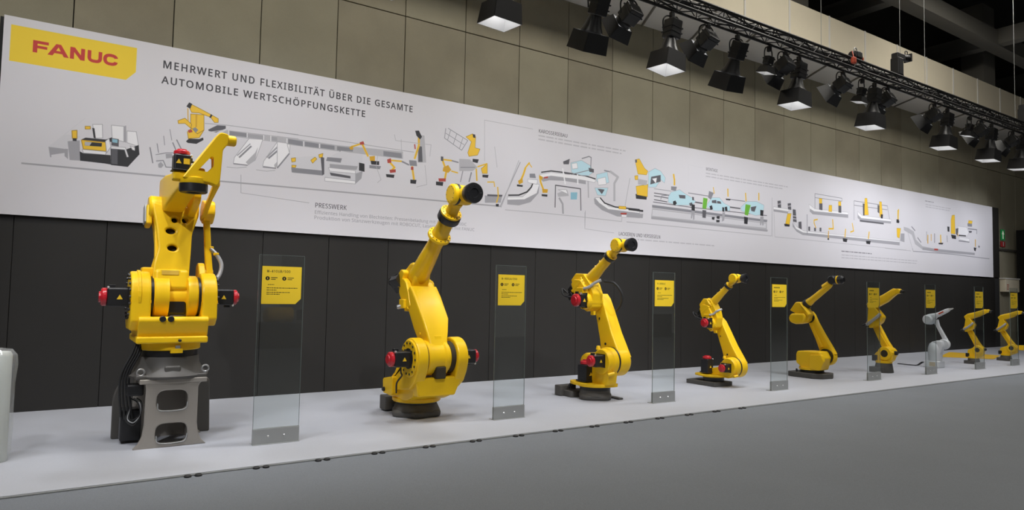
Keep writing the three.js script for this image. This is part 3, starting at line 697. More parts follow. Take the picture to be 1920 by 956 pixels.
function logo(g, x, y, w, h) {   // red wide letters of the company tag
  g.save(); g.translate(x, y); g.scale(w / 59, h / 10);
  g.fillStyle = '#c8322a';
  const poly = (...q) => { g.beginPath(); q.forEach(([a, b], i) => (i ? g.lineTo(a, b) : g.moveTo(a, b))); g.closePath(); g.fill(); };
  poly([0, 0], [10.5, 0], [10.5, 2.3], [3, 2.3], [3, 4], [9.6, 4], [9.6, 6.2], [3, 6.2], [3, 10], [0, 10]);
  g.beginPath(); g.moveTo(10, 10); g.lineTo(15.6, 0); g.lineTo(19, 0); g.lineTo(24.6, 10); g.lineTo(21.2, 10); g.lineTo(20, 7.7); g.lineTo(14.6, 7.7); g.lineTo(13.4, 10); g.closePath(); g.fill();
  g.fillStyle = '#f6d327'; poly([15.7, 5.6], [18.9, 5.6], [17.3, 2.4]); g.fillStyle = '#c8322a';
  poly([25.4, 0], [28.6, 0], [33, 5.9], [33, 0], [35.8, 0], [35.8, 10], [32.8, 10], [28.2, 3.9], [28.2, 10], [25.4, 10]);
  g.lineWidth = 2.6; g.strokeStyle = '#c8322a';
  g.beginPath(); g.moveTo(39, 0); g.lineTo(39, 5.6); g.quadraticCurveTo(39, 8.8, 42.4, 8.8); g.lineTo(43.6, 8.8); g.quadraticCurveTo(46.9, 8.8, 46.9, 5.6); g.lineTo(46.9, 0); g.stroke();
  g.beginPath(); g.moveTo(58.6, 3.4); g.quadraticCurveTo(58.2, 1.25, 54.6, 1.25); g.quadraticCurveTo(50.4, 1.25, 50.4, 5); g.quadraticCurveTo(50.4, 8.8, 54.6, 8.8); g.quadraticCurveTo(58.2, 8.8, 58.6, 6.5); g.stroke();
  g.restore();
}
{
  const b = thing('printed_banner', 'long white banner with a red and yellow company tag and printed factory line', 'banner', [-0.69, 2.64, 0.03]);
  obj('backing', box(30.06, 2.66, 0.05, 15.03, 1.33, -0.005, 0.004), M.matteBlack, b);
  const N = 4, L = 30.06 / N, px = 2040 / L;
  for (let i = 0; i < N; i++) {
    const tex = canvas(2040, Math.round(2.66 * px), (g, w, h) => { g.scale(px, h / 2.66); g.translate(-i * L, 0); bannerArt(g); });
    tex.wrapS = tex.wrapT = THREE.ClampToEdgeWrapping; tex.anisotropy = 8;
    obj('printed_sheet', new THREE.PlaneGeometry(L, 2.66).translate(i * L + L / 2, 1.33, 0.0215), std({ map: tex, roughness: 0.55 }), b);
  }
}

// ---------------------------------------------------------------- robot parts shared by all robots
function orient(g, p, dir) {
  return g.applyQuaternion(new THREE.Quaternion().setFromUnitVectors(V(0, 1, 0), V(...dir).normalize())).translate(...p);
}
// servo motor: black body from p along dir, red end cap, warning triangle, connector
function motor(parent, p, dir, len, w, { cap = true, sign = true } = {}) {
  const m = obj('motor', [orient(box(w, len, w, 0, len / 2, 0, w * 0.12), p, dir), orient(box(w * 1.12, len * 0.08, w * 1.12, 0, len * 0.05, 0, 0.004), p, dir),
    orient(box(w * 0.3, len * 0.3, w * 0.25, w * 0.5, len * 0.75, -w * 0.2, 0.004), p, dir)], M.black, parent, 'black servo motor');
  if (cap) obj('end_cap', [turned([0, len, 0], [0, 1, 0], [[0, 0], [w * 0.45, 0], [w * 0.48, w * 0.03], [w * 0.48, w * 0.2], [w * 0.42, w * 0.26], [w * 0.3, w * 0.28], [w * 0.28, w * 0.36], [0, w * 0.36]], 20), box(w * 0.94, w * 0.1, w * 0.3, 0, len + w * 0.1, 0, w * 0.03), box(w * 0.3, w * 0.1, w * 0.94, 0, len + w * 0.1, 0, w * 0.03)].map((q) => orient(q, p, dir)), M.red, m, 'red motor end cap');
  if (sign) {
    const s = w * 0.14, sh = new THREE.Shape([[-s, -s * 0.8], [s, -s * 0.8], [0, s]].map((q) => new THREE.Vector2(...q)));
    const tri = (dir[1] > 0.7 ? extrude(sh, 0.003, 0) : extrude(sh, 0.003, 0).rotateZ(dir[0] < 0 ? -Math.PI / 2 : Math.PI / 2)).translate(0, len * 0.45, w * 0.5);
    obj('warning_label', orient(tri, p, dir), M.labelYellow, m, 'yellow warning triangle');
  }
  obj('connector', orient(rod([w * 0.36, len - w * 0.1, w * 0.3], [w * 0.56, len - w * 0.02, w * 0.42], w * 0.08, w * 0.07, 8), p, dir), M.steel, m);
  return m;
}
// dark lobed foot under a robot
function lobedFoot(r, h, lobes, top) {
  const pts = Array.from({ length: 48 }, (_, i) => { const t = i / 48 * 6.28319, k = r * (1 + 0.07 * Math.cos(lobes * t + 0.6)); return [k * Math.cos(t), k * Math.sin(t)]; });
  return [plan(pts, 0, h * 0.55, { r: 0.01, b: 0.03 }), turned([0, 0, 0], [0, 1, 0], [[r * 0.96, h * 0.45], [r * 0.9, h * 0.7], [top, h], [0, h]], 36)];
}
function capsuleSide(z0, y0, r0, z1, y1, r1, n = 12) {   // outline of two circles joined, in (z, y)
  const a = Math.atan2(y1 - y0, z1 - z0), d = Math.hypot(z1 - z0, y1 - y0), k = Math.acos(Math.max(-1, Math.min(1, (r0 - r1) / d))), out = [];
  for (let i = 0; i <= n; i++) { const t = a + k + (2 * Math.PI - 2 * k) * i / n; out.push([z0 + r0 * Math.cos(t), y0 + r0 * Math.sin(t)]); }
  for (let i = 0; i <= n; i++) { const t = a - k + 2 * k * i / n; out.push([z1 + r1 * Math.cos(t), y1 + r1 * Math.sin(t)]); }
  return out;
}
// forearm (radius r) ending in a wrist (radius R) with a cross barrel and a tool flange pointing forward
function forearmAndWrist(g, e, w, R, { rootR, r, bandR, ringAt = 0, bandAt = 0.8, flange = 2.6, drop = 0 }) {
  const dz = w[0] - e[0], dy = w[1] - e[1], L = Math.hypot(dz, dy), d = [0, dy / L, dz / L], on = (t, k = 0, x = 0) => [x, e[1] + d[1] * t + k * d[2], e[0] + d[2] * t - k * d[1]];
  const prof = [[0, -rootR * 0.5], [rootR * 0.85, -rootR * 0.3], [rootR, 0], [rootR * 0.96, L * 0.06], [r * 1.16, L * 0.26], [r, L * 0.42], [r, L * 0.5], [r * (ringAt ? 1.1 : 0.98), L * 0.54], [r * (ringAt ? 0.98 : 0.95), L * 0.62], [r * 0.95, L * bandAt], [r * 0.8, L * bandAt + bandR * 0.5], [r * 0.72, L - R * 0.6], [0, L - R * 0.5]];
  const bumps = [0.18, 0.32, 0.46].map((t) => rod(on(L * t, r * 0.9, -r * 0.2), on(L * t, r * 1.3, -r * 0.2), r * 0.16, r * 0.14, 8));
  const fo = obj('forearm', [turned([0, e[1], e[0]], d, prof, 36), ...bumps], M.yellow, g);
  if (ringAt) {
    const q = r * 1.52;
    obj('collar', turned(on(L * ringAt), d, [[r, -0.04], [q * 0.96, -0.03], [q, -0.022], [q, 0.015], [q * 0.97, 0.022], [r * 1.1, 0.03]], 36), M.yellow, fo);
    obj('bolt_ring', bolts(on(L * ringAt + 0.02), d, r * 1.32, 14, 0.011, 0.008), M.black, fo);
  }
  obj('band', turned(on(L * bandAt), d, [[r * 0.9, -bandR * 0.42], [bandR * 0.96, -bandR * 0.38], [bandR, -bandR * 0.3], [bandR, bandR * 0.22], [bandR * 0.96, bandR * 0.28], [r * 0.7, bandR * 0.3]], 36), M.black, fo, 'black band around the forearm');
  obj('collar', turned(on(L * bandAt), d, [[r * 0.7, bandR * 0.28], [bandR * 0.92, bandR * 0.28], [bandR * 0.94, bandR * 0.33], [bandR * 0.94, bandR * 0.48], [r * 0.7, bandR * 0.54]], 36), M.yellow, fo);
  obj('bolt_ring', bolts(on(L * bandAt + bandR * 0.5), d, bandR * 0.78, 16, bandR * 0.05, 0.006), M.black, fo);
  // wrist barrel across, then the flange
  const wr = obj('wrist', [turned([-R * 1.15, w[1], w[0]], [1, 0, 0], [[0, 0], [R * 0.85, 0], [R * 1.0, R * 0.12], [R * 1.02, R * 0.5], [R * 0.97, R * 0.56], [R * 0.97, R * 1.9], [R * 0.9, R * 2.2], [0, R * 2.25]], 36),
    turned(on(L - R * 1.5), d, [[r * 0.72, 0], [R * 0.72, R * 0.7], [0, R * 1.3]], 24),
    turned([0, w[1], w[0]], [0, -drop, 1], [[R * 0.6, 0], [R * 0.62, R * 0.9], [R * 0.78, R * 1.05], [R * 0.78, R * (flange - 0.95)], [0, R * (flange - 0.95)]], 28)], M.yellow, g);
  obj('bolt_ring', bolts([-R * 1.15, w[1], w[0]], [-1, 0, 0], R * 0.75, 10, R * 0.05, 0.004), M.black, wr);
  obj('seal_ring', turned([-R * 0.62, w[1], w[0]], [1, 0, 0], [[R * 0.9, 0], [R * 1.06, 0.002], [R * 1.06, R * 0.22], [R * 0.9, R * 0.24]], 32), M.black, wr);
  obj('tool_flange', [turned([0, w[1], w[0]], [0, -drop, 1], [[R * 0.5, R * (flange - 0.97)], [R * 0.86, R * (flange - 0.95)], [R * 0.95, R * (flange - 0.5)], [R * 1.0, R * flange * 0.95], [R * 0.95, R * flange], [R * 0.45, R * flange], [R * 0.42, R * (flange - 0.12)], [0, R * (flange - 0.12)]], 36),
    ...bolts([0, w[1] - drop * R * flange, w[0] + R * flange], [0, -drop, 1], R * 0.7, 8, R * 0.07, 0.006)], M.black, g, 'round black tool flange');
  return fo;
}

// ---------------------------------------------------------------- robot 1: palletiser on a riser
{
  const g = thing('palletizing_robot', 'tall yellow palletizing robot on a dark grey steel riser with oval openings', 'robot', [1.12, 0.02, 2.75]);
  const oval = (x0, x1, y0, y1) => { const o = [[x0, y0], [x1, y0], [x1, y1], [x0, y1]]; o.r = 0.09; return o; };
  const flare = (s, o) => [[s * (0.35 + o), 0], [s * (0.3 + o), 0.05], [s * (0.265 + o), 0.13], [s * (0.25 + o), 0.24]];
  const riser = obj('riser', [
    front([...flare(-1, 0).map(([x, y]) => [x, y, 0.01]), [-0.245, 0.64], [-0.265, 0.7], [0.315, 0.7], [0.265, 0.64], ...flare(1, 0.015).reverse().map(([x, y]) => [x, y, 0.01])], 0.28, 0.33, { r: 0.03, holes: [oval(-0.14, 0.162, 0.385, 0.6), oval(-0.14, 0.17, 0.04, 0.25)] }),
    front([...flare(-1, 0.06).map(([x, y]) => [x, y, 0.01]), [-0.3, 0.64], [-0.3, 0.68], [0.3, 0.68], [0.3, 0.64], ...flare(1, 0.07).reverse().map(([x, y]) => [x, y, 0.01])], -0.34, -0.29, { r: 0.03 }),
    box(0.66, 0.05, 0.68, 0.02, 0.7, 0, 0.01), box(0.03, 0.66, 0.5, 0.24, 0.35, -0.03),
  ], M.riser, g, 'dark steel riser with two oval openings in its front plate');
  obj('back_plate', front([[-0.5, 0], [-0.5, 0.5, 0.12], [-0.4, 0.68], [-0.28, 0.68], [-0.28, 0]], -0.4, -0.35, { r: 0.02 }), M.castGrey, riser);
  obj('back_plate', front([[0.27, 0], [0.27, 0.66], [0.5, 0.64, 0.06], [0.52, 0]], -0.4, -0.35, { r: 0.02 }), M.castGrey, riser);
  obj('edge_trim', tube([[-0.13, 0.47, 0.333], [-0.12, 0.4, 0.333], [-0.05, 0.384, 0.333], [0.07, 0.384, 0.333], [0.145, 0.4, 0.333], [0.16, 0.47, 0.333]], 0.006, 24, 6), M.brushed, riser, 'bright worn edge of the opening');
  obj('edge_trim', tube([[-0.13, 0.13, 0.333], [-0.12, 0.06, 0.333], [-0.05, 0.04, 0.333], [0.07, 0.04, 0.333], [0.15, 0.055, 0.333], [0.168, 0.13, 0.333]], 0.006, 24, 6), M.brushed, riser, 'bright worn edge of the opening');
  obj('base_casting', [turned([0, 0, 0], [0, 1, 0], [[0, 0.725], [0.4, 0.725], [0.41, 0.75], [0.36, 0.79], [0.315, 0.87], [0.3, 0.95], [0, 0.95]], 36), box(0.7, 0.05, 0.6, 0, 0.745, 0.02, 0.02), box(0.16, 0.12, 0.1, 0.0, 0.8, 0.3, 0.02)], M.castGrey, g, 'dark grey cast base');
  for (const [x, y] of [[-0.3, 0.78], [0.33, 0.8]]) obj('eye_bolt', [new THREE.TorusGeometry(0.035, 0.009, 8, 20).translate(x, y + 0.02, 0.3), rod([x, y - 0.06, 0.3], [x, y - 0.01, 0.3], 0.012)], M.steel, g);
  obj('seal_ring', turned([0, 0, 0], [0, 1, 0], [[0, 0.94], [0.29, 0.94], [0.29, 1.03], [0, 1.03]], 36), M.black, g);
  const t = obj('turret', [
    turned([0, 0, 0], [0, 1, 0], [[0, 1.02], [0.305, 1.02], [0.315, 1.03], [0.315, 1.12], [0, 1.12]], 40),
    box(0.7, 0.075, 0.74, -0.015, 1.14, 0.0, 0.02),
    box(0.12, 0.05, 0.06, 0.03, 1.02, 0.32, 0.006),
    side([[-0.36, 1.16], [-0.34, 1.42], [-0.1, 1.44], [0.1, 1.38], [0.36, 1.39], [0.385, 1.35], [0.31, 1.16]], -0.35, 0.335, { r: 0.03 }),
    side([...circle(0.06, 1.6, 0.272, 32).filter(([z, y]) => y > 1.5), [-0.22, 1.34], [-0.15, 1.24], [0.28, 1.24], [0.34, 1.34]], -0.425, -0.235, { r: 0.02, b: 0.02 }),
    side([...circle(0.06, 1.6, 0.272, 32).filter(([z, y]) => y > 1.5), [-0.22, 1.36], [-0.1, 1.28], [0.25, 1.28], [0.34, 1.36]], 0.265, 0.425, { r: 0.02, b: 0.02 }),
    box(0.14, 0.12, 0.16, -0.24, 1.86, -0.05, 0.02), side(circle(0.06, 1.6, 0.285, 32), -0.36, -0.33, { r: 0, b: 0.004 }),
  ], M.yellow, g);
  obj('bolt_ring', [...bolts([-0.425, 1.6, 0.06], [-1, 0, 0], 0.235, 20, 0.016, 0.02), ...bolts([0.425, 1.6, 0.06], [1, 0, 0], 0.235, 20, 0.016, 0.02)], M.black, t);
  for (const [x, y, z, q] of [[-0.125, 1.365, 0.36, 0.032], [-0.045, 1.365, 0.36, 0.032], [0.05, 1.135, 0.36, 0.016]]) obj('drain_cap', rod([x, y, z], [x, y, z + 0.04], q), M.black, t, 'round black cap');
  obj('latch', box(0.05, 0.035, 0.02, 0.04, 1.06, 0.335, 0.004), M.steel, t);
  obj('hub', [turned([-0.205, 1.6, 0.06], [1, 0, 0], [[0, 0], [0.22, 0], [0.235, 0.015], [0.235, 0.15], [0.14, 0.16], [0.14, 0.33], [0.235, 0.34], [0.235, 0.43], [0.22, 0.445], [0, 0.445]], 36)], M.yellow, g);
  for (const x of [-0.24, 0.235]) obj('gap_ring', turned([x, 1.6, 0.06], [1, 0, 0], [[0, 0], [0.222, 0], [0.222, 0.04], [0, 0.04]], 36), M.black, g);
  obj('inner_block', box(0.2, 0.2, 0.1, 0.03, 1.5, 0.14, 0.03), M.black, g);
  motor(g, [-0.425, 1.59, 0.1], [-1, 0, 0], 0.21, 0.2); motor(g, [0.425, 1.6, 0.1], [1, 0, 0], 0.2, 0.18);
  // lower arm: hollow plate with openings
  const ovalH = (x, y, a, b) => { const o = Array.from({ length: 18 }, (_, i) => [x + a * Math.cos(i / 18 * 6.28319), y + b * Math.sin(i / 18 * 6.28319)]); o.r = 0.01; return o; };
  const outline = [[-0.215, 1.68], [-0.21, 1.93], [-0.165, 2.1], [-0.19, 2.34], [-0.24, 2.62], [0.02, 2.56], [0.22, 2.62], [0.235, 2.46], [0.175, 2.28], [0.165, 2.08], [0.14, 1.68]];
  const lean = (q) => q.translate(0, -1.6, -0.06).scale(1, 1.03, 1).rotateX(-0.2).translate(0, 1.6, 0.06);   // the arm leans back about the hub
  const la = obj('lower_arm', [
    front(outline, 0.13, 0.2, { r: 0.04, b: 0.02, holes: [ovalH(-0.045, 2.3, 0.05, 0.034), ovalH(-0.025, 2.11, 0.05, 0.034), ovalH(-0.008, 2.425, 0.03, 0.03), ovalH(0.098, 2.43, 0.03, 0.03)] }),
    front(outline, -0.12, 0.1, { r: 0.04, b: 0.03 }),
    front([[-0.19, 1.72], [-0.2, 2.5], [0.15, 2.5], [0.12, 1.72]], 0.07, 0.15, { r: 0.03, holes: [oval(-0.12, 0.125, 2.03, 2.48)] }),
    box(0.36, 0.24, 0.36, -0.03, 1.76, 0.04, 0.05), box(0.2, 0.065, 0.03, -0.045, 1.83, 0.205, 0.006), box(0.06, 0.22, 0.22, -0.25, 2.5, 0.0, 0.02),
  ].map(lean), M.yellow, g);
  obj('opening', lean(box(0.24, 0.44, 0.01, 0, 2.255, 0.112)), M.hole, la);
  obj('plate', lean(box(0.17, 0.05, 0.008, -0.045, 1.83, 0.222, 0.003)), std({ color: lin(0.62, 0.38, 0.03), roughness: 0.6 }), la);
  obj('side_plate', lean(box(0.02, 0.2, 0.16, -0.285, 2.52, 0.0, 0.004)), M.brushed, la);
  // upper arm reaching forward over the viewer's head
  obj('upper_arm', [arm([[-0.42, 2.72, 0.08, 0.12, -0.03], [-0.28, 2.75, 0.11, 0.2, -0.03], [0.08, 2.75, 0.11, 0.2, -0.03], [0.5, 2.78, 0.105, 0.14, -0.02], [0.95, 2.81, 0.1, 0.095, 0.0], [1.15, 2.82, 0.1, 0.08, 0.0]], 9), rod([-0.26, 2.6, -0.14], [0.25, 2.6, -0.14], 0.13, 0.13, 24, 0.02), side(capsuleSide(-0.05, 2.62, 0.13, 0.3, 2.72, 0.1), 0.12, 0.2, { r: 0 })], M.yellow, g);
  const wr = obj('wrist', [turned([0, 2.73, 1.15], [0, 1, 0], [[0, 0], [0.125, 0], [0.13, 0.01], [0.13, 0.055], [0.1, 0.07], [0, 0.07]], 32), box(0.3, 0.07, 0.2, 0.06, 2.8, 1.08, 0.02), box(0.12, 0.09, 0.14, -0.13, 2.8, 1.12, 0.02)], M.yellow, g);
  obj('tool_flange', [turned([0, 2.645, 1.15], [0, 1, 0], [[0, 0.02], [0.06, 0.02], [0.07, 0], [0.12, 0], [0.13, 0.01], [0.13, 0.085], [0, 0.085]], 36)], M.black, wr, 'black tool flange facing down');
  const holeB = [[0.0, 2.85], [0.13, 3.02], [0.165, 3.01], [0.17, 2.91], [0.11, 2.84]]; holeB.r = 0.012;
  obj('link_bracket', [front([[-0.12, 2.775], [0.175, 3.225], [0.21, 3.265, 0.03], [0.29, 3.255, 0.03], [0.285, 3.15], [0.24, 3.09], [0.225, 2.78], [0.2, 2.72], [0.13, 2.745]], 1.13, 1.26, { r: 0.02, b: 0.01, holes: [holeB] }), rod([0.19, 3.2, 1.195], [0.37, 3.2, 1.195], 0.056, 0.052, 24, 0.012), rod([0.2, 2.78, 1.05], [0.2, 2.78, 1.2], 0.035, 0.035, 16)], M.yellow, g, 'triangular yellow link bracket with an opening');
  const m = motor(g, [-0.115, 2.845, 1.13], [0, 1, 0], 0.165, 0.155, { sign: false });
  obj('label_plate', box(0.055, 0.055, 0.003, -0.08, 2.94, 1.209), M.labelYellow, m);
  obj('warning_label', front([[-0.175, 2.915], [-0.125, 2.915], [-0.15, 2.96]], 1.206, 1.21, { r: 0, b: 0 }), M.labelYellow, m, 'yellow warning triangle');
  obj('cable', tube([[-0.04, 2.97, 1.08], [0.02, 2.95, 1.06], [0.03, 2.88, 1.04], [0.0, 2.82, 1.0]], 0.011), M.rubber, g);
  obj('link_rod', [arm([[1.12, 2.77, 0.03, 0.035, 0.22], [0.5, 2.68, 0.022, 0.03, 0.27], [-0.15, 2.52, 0.03, 0.035, 0.31]], 5, 16)], M.yellow, g);
  obj('elbow_link', [side([[-0.3, 2.62], [-0.2, 2.74], [0.0, 2.7], [0.02, 2.55], [-0.12, 2.44], [-0.28, 2.5]], 0.3, 0.42, { r: 0.05, b: 0.015 })], M.yellow, g);
  obj('link_rod', [arm([[-0.1, 2.5, 0.035, 0.04, 0.345], [-0.12, 2.15, 0.036, 0.036, 0.375], [-0.12, 1.88, 0.04, 0.045, 0.4]], 5, 16), rod([0.3, 1.88, -0.12], [0.44, 1.88, -0.12], 0.045, 0.045, 20)], M.yellow, g);
  obj('link_crank', side(capsuleSide(0.02, 1.62, 0.16, -0.12, 1.89, 0.1), 0.27, 0.34, { r: 0, b: 0.01 }), M.yellow, g);
  obj('conduit', tube([[0.4, 2.16, -0.1], [0.46, 2.1, -0.08], [0.52, 1.98, -0.06], [0.5, 1.86, -0.04], [0.43, 1.77, 0.0]], 0.024, 32, 10), M.conduit, g, 'grey flexible cable conduit');
  obj('conduit_clamp', [box(0.05, 0.06, 0.04, 0.41, 2.16, -0.1, 0.01), box(0.06, 0.035, 0.05, 0.46, 2.1, -0.08, 0.01)], M.yellow, g);
  for (let i = 0; i < 4; i++) obj('cable', tube([[-0.33 + i * 0.02, 1.15, 0.1], [-0.37 + i * 0.025, 1.0, 0.12], [-0.46 + i * 0.025, 0.78, 0.1], [-0.47 + i * 0.03, 0.6, 0.05], [-0.44 + i * 0.04, 0.3 - i * 0.03, 0.0]], 0.012, 32, 8), M.rubber, g);
  for (let i = 0; i < 3; i++) obj('cable', tube([[-0.36 + i * 0.03, 0.5, 0.05], [-0.3 + i * 0.02, 0.46, 0.12], [-0.27, 0.33, 0.14], [-0.33, 0.22 + i * 0.03, 0.12], [-0.4 + i * 0.02, 0.28, 0.08], [-0.36, 0.4, 0.06]], 0.007, 40, 6), i === 1 ? M.conduit : M.rubber, g);
  obj('connector_block', box(0.2, 0.34, 0.2, -0.34, 0.2, -0.12, 0.02), M.black, g);
  obj('connector_block', box(0.16, 0.12, 0.2, -0.33, 0.6, 0.1, 0.02), M.black, g);
  motor(g, [-0.06, 1.45, -0.1], [0, 1, 0], 0.16, 0.12, { cap: false, sign: false });
}

// ---------------------------------------------------------------- robot 2: heavy yellow handling robot
{
  const g = thing('heavy_robot', 'heavy yellow robot with a motor on each side and a big black flange high up', 'robot', [4.28, 0.02, 2.57]);
  obj('base_casting', [...lobedFoot(0.34, 0.17, 6, 0.28), box(0.3, 0.05, 0.4, -0.02, 0.1, -0.35, 0.02)], M.castGrey, g, 'dark grey cast foot');
  obj('connector_box', box(0.36, 0.2, 0.2, -0.12, 0.12, -0.48, 0.015), M.castGrey, g);
  obj('seal_ring', turned([0, 0, 0], [0, 1, 0], [[0, 0.15], [0.27, 0.15], [0.27, 0.22], [0, 0.22]], 40), M.black, g);
  const J = [0.49, 0.83];
  const ear = [...circle(J[0], J[1], 0.27, 36).filter(([z, y]) => y > 0.72 || z < 0.3), [0.72, 0.66], [0.64, 0.52], [0.5, 0.42], [0.0, 0.36], [-0.1, 0.48]].sort((a, b) => Math.atan2(a[1] - 0.6, a[0] - 0.3) - Math.atan2(b[1] - 0.6, b[0] - 0.3));
  const t = obj('turret', [
    turned([0, 0, 0], [0, 1, 0], [[0, 0.2], [0.32, 0.2], [0.335, 0.215], [0.335, 0.25], [0.3, 0.275], [0, 0.275]], 40),
    side([[-0.3, 0.25], [-0.31, 0.42], [-0.1, 0.58], [0.2, 0.6], [0.3, 0.57], [0.52, 0.56], [0.54, 0.36], [0.48, 0.31], [0.3, 0.25]], -0.31, 0.27, { r: 0.025, b: 0.012 }), front([[-0.34, 0.6], [-0.3, 0.34], [0.24, 0.34], [0.37, 0.62], [0.24, 0.59], [-0.22, 0.58]], 0.3, 0.655, { r: 0.02, b: 0.02 }),
    side(ear, -0.355, -0.205, { r: 0.02, b: 0.022 }), side(ear, 0.225, 0.385, { r: 0.02, b: 0.022 }),
    side([[-0.2, 0.3], [-0.22, 0.5], [0.1, 0.56], [0.1, 0.3]], -0.42, -0.3, { r: 0.04 }),
    turned([-0.375, J[1], J[0]], [1, 0, 0], [[0.12, 0], [0.235, 0], [0.245, 0.01], [0.245, 0.04], [0.12, 0.04]], 36),
  ], M.yellow, g);
  obj('bolt_ring', [...bolts([-0.376, J[1], J[0]], [-1, 0, 0], 0.205, 14, 0.017, 0.006), ], M.black, t);
  obj('bore', [turned([-0.38, J[1], J[0]], [1, 0, 0], [[0, 0], [0.135, 0], [0.135, 0.03], [0, 0.03]], 32)], M.black, t);
  obj('stop_block', rod([-0.4, 0.36, -0.15], [-0.45, 0.36, -0.15], 0.03), M.black, t);
  motor(g, [-0.37, J[1], J[0]], [-1, 0, 0], 0.23, 0.2); motor(g, [0.385, J[1], J[0]], [1, 0, 0], 0.22, 0.19);
  obj('hub', [turned([-0.185, J[1], J[0]], [1, 0, 0], [[0, 0], [0.22, 0], [0.235, 0.012], [0.235, 0.1], [0.225, 0.12], [0.225, 0.24], [0.245, 0.26], [0.245, 0.3], [0.2, 0.31], [0.2, 0.4], [0, 0.4]], 40)], M.yellow, g);
  for (const [x, w, r] of [[-0.21, 0.03, 0.225], [0.16, 0.07, 0.215]]) obj('gap_ring', turned([x, J[1], J[0]], [1, 0, 0], [[0, 0], [r, 0], [r, w], [0, w]], 36), M.hole, g);
  obj('inner_block', box(0.15, 0.16, 0.14, 0, 0.65, 0.64, 0.02), M.hole, g);
  const la = obj('lower_arm', [
    arm([[0.49, 0.86, 0.13, 0.19, 0.0], [0.455, 1.03, 0.14, 0.155, 0.0], [0.42, 1.12, 0.165, 0.15, 0.01], [0.345, 1.27, 0.2, 0.155, 0.02], [0.14, 1.56, 0.205, 0.14, 0.01], [0.02, 1.7, 0.205, 0.12, 0.01]], 14),
    side([[-0.24, 1.68], [-0.23, 1.84, 0.06], [-0.12, 1.9, 0.06], [-0.02, 1.84], [0.06, 1.7], [0.14, 1.5], [-0.05, 1.45]], -0.205, -0.125, { r: 0.04, b: 0.012 }),
    side([[-0.24, 1.68], [-0.23, 1.84, 0.06], [-0.12, 1.9, 0.06], [-0.02, 1.84], [0.06, 1.7], [0.14, 1.5], [-0.05, 1.45]], 0.13, 0.22, { r: 0.04, b: 0.012 }),
    box(0.1, 0.09, 0.03, 0, 0, 0, 0.006).rotateX(-0.25).translate(0.0, 1.08, 0.585), rod([0.16, 1.78, -0.12], [0.26, 1.78, -0.12], 0.09, 0.085, 24, 0.015), box(0.1, 0.13, 0.16, -0.19, 1.53, -0.07, 0.015),
  ], M.yellow, g);
  const lugs = []; for (const [z, y] of [[-0.06, 1.55], [-0.02, 1.45], [0.06, 1.47], [0.3, 1.2], [0.38, 1.14], [0.0, 1.58]]) lugs.push(rod([-0.13, y, z], [y > 1.4 ? -0.21 : -0.17, y, z], 0.022));
  obj('lug', lugs, M.yellow, la); obj('cap_plug', rod([-0.2, 1.5, -0.1], [-0.27, 1.48, -0.14], 0.035, 0.03), M.steel, la);
  obj('elbow_housing', [side([[-0.32, 1.72], [-0.36, 1.84], [-0.26, 2.0], [-0.05, 2.12], [0.1, 2.08], [0.1, 1.9], [-0.02, 1.68], [-0.2, 1.66]], -0.12, 0.125, { r: 0.06, b: 0.03 }), side([[-0.42, 1.76], [-0.38, 1.88], [-0.2, 2.02], [-0.1, 1.98], [-0.2, 1.76]], -0.2, -0.1, { r: 0.04 })], M.yellow, g);
  for (const [x, y, z] of [[-0.2, 1.86, -0.22], [-0.1, 1.78, -0.3], [0.06, 1.84, -0.3]]) motor(g, [x, y, z], [-0.5, -0.25, -0.75], 0.14, 0.13, { cap: false, sign: false });
  for (let i = 0; i < 3; i++) obj('cable', tube([[-0.16 + i * 0.06, 1.78, -0.42], [-0.22 + i * 0.06, 1.8, -0.52], [-0.25 + i * 0.06, 1.88, -0.46], [-0.2 + i * 0.06, 1.94, -0.34]], 0.012), M.rubber, g);
  forearmAndWrist(g, [-0.06, 1.9], [1.1, 2.95], 0.13, { rootR: 0.145, r: 0.105, bandR: 0.152, ringAt: 0.53, bandAt: 0.76, flange: 2.75, drop: 0.03 });
  for (let i = 0; i < 2; i++) obj('cable', tube([[-0.5, 0.77, 0.52], [-0.48, 0.66, 0.5], [-0.42, 0.6, 0.4], [-0.44, 0.5, 0.3], [-0.4, 0.4 - i * 0.05, 0.2]], 0.011), M.rubber, g);
}

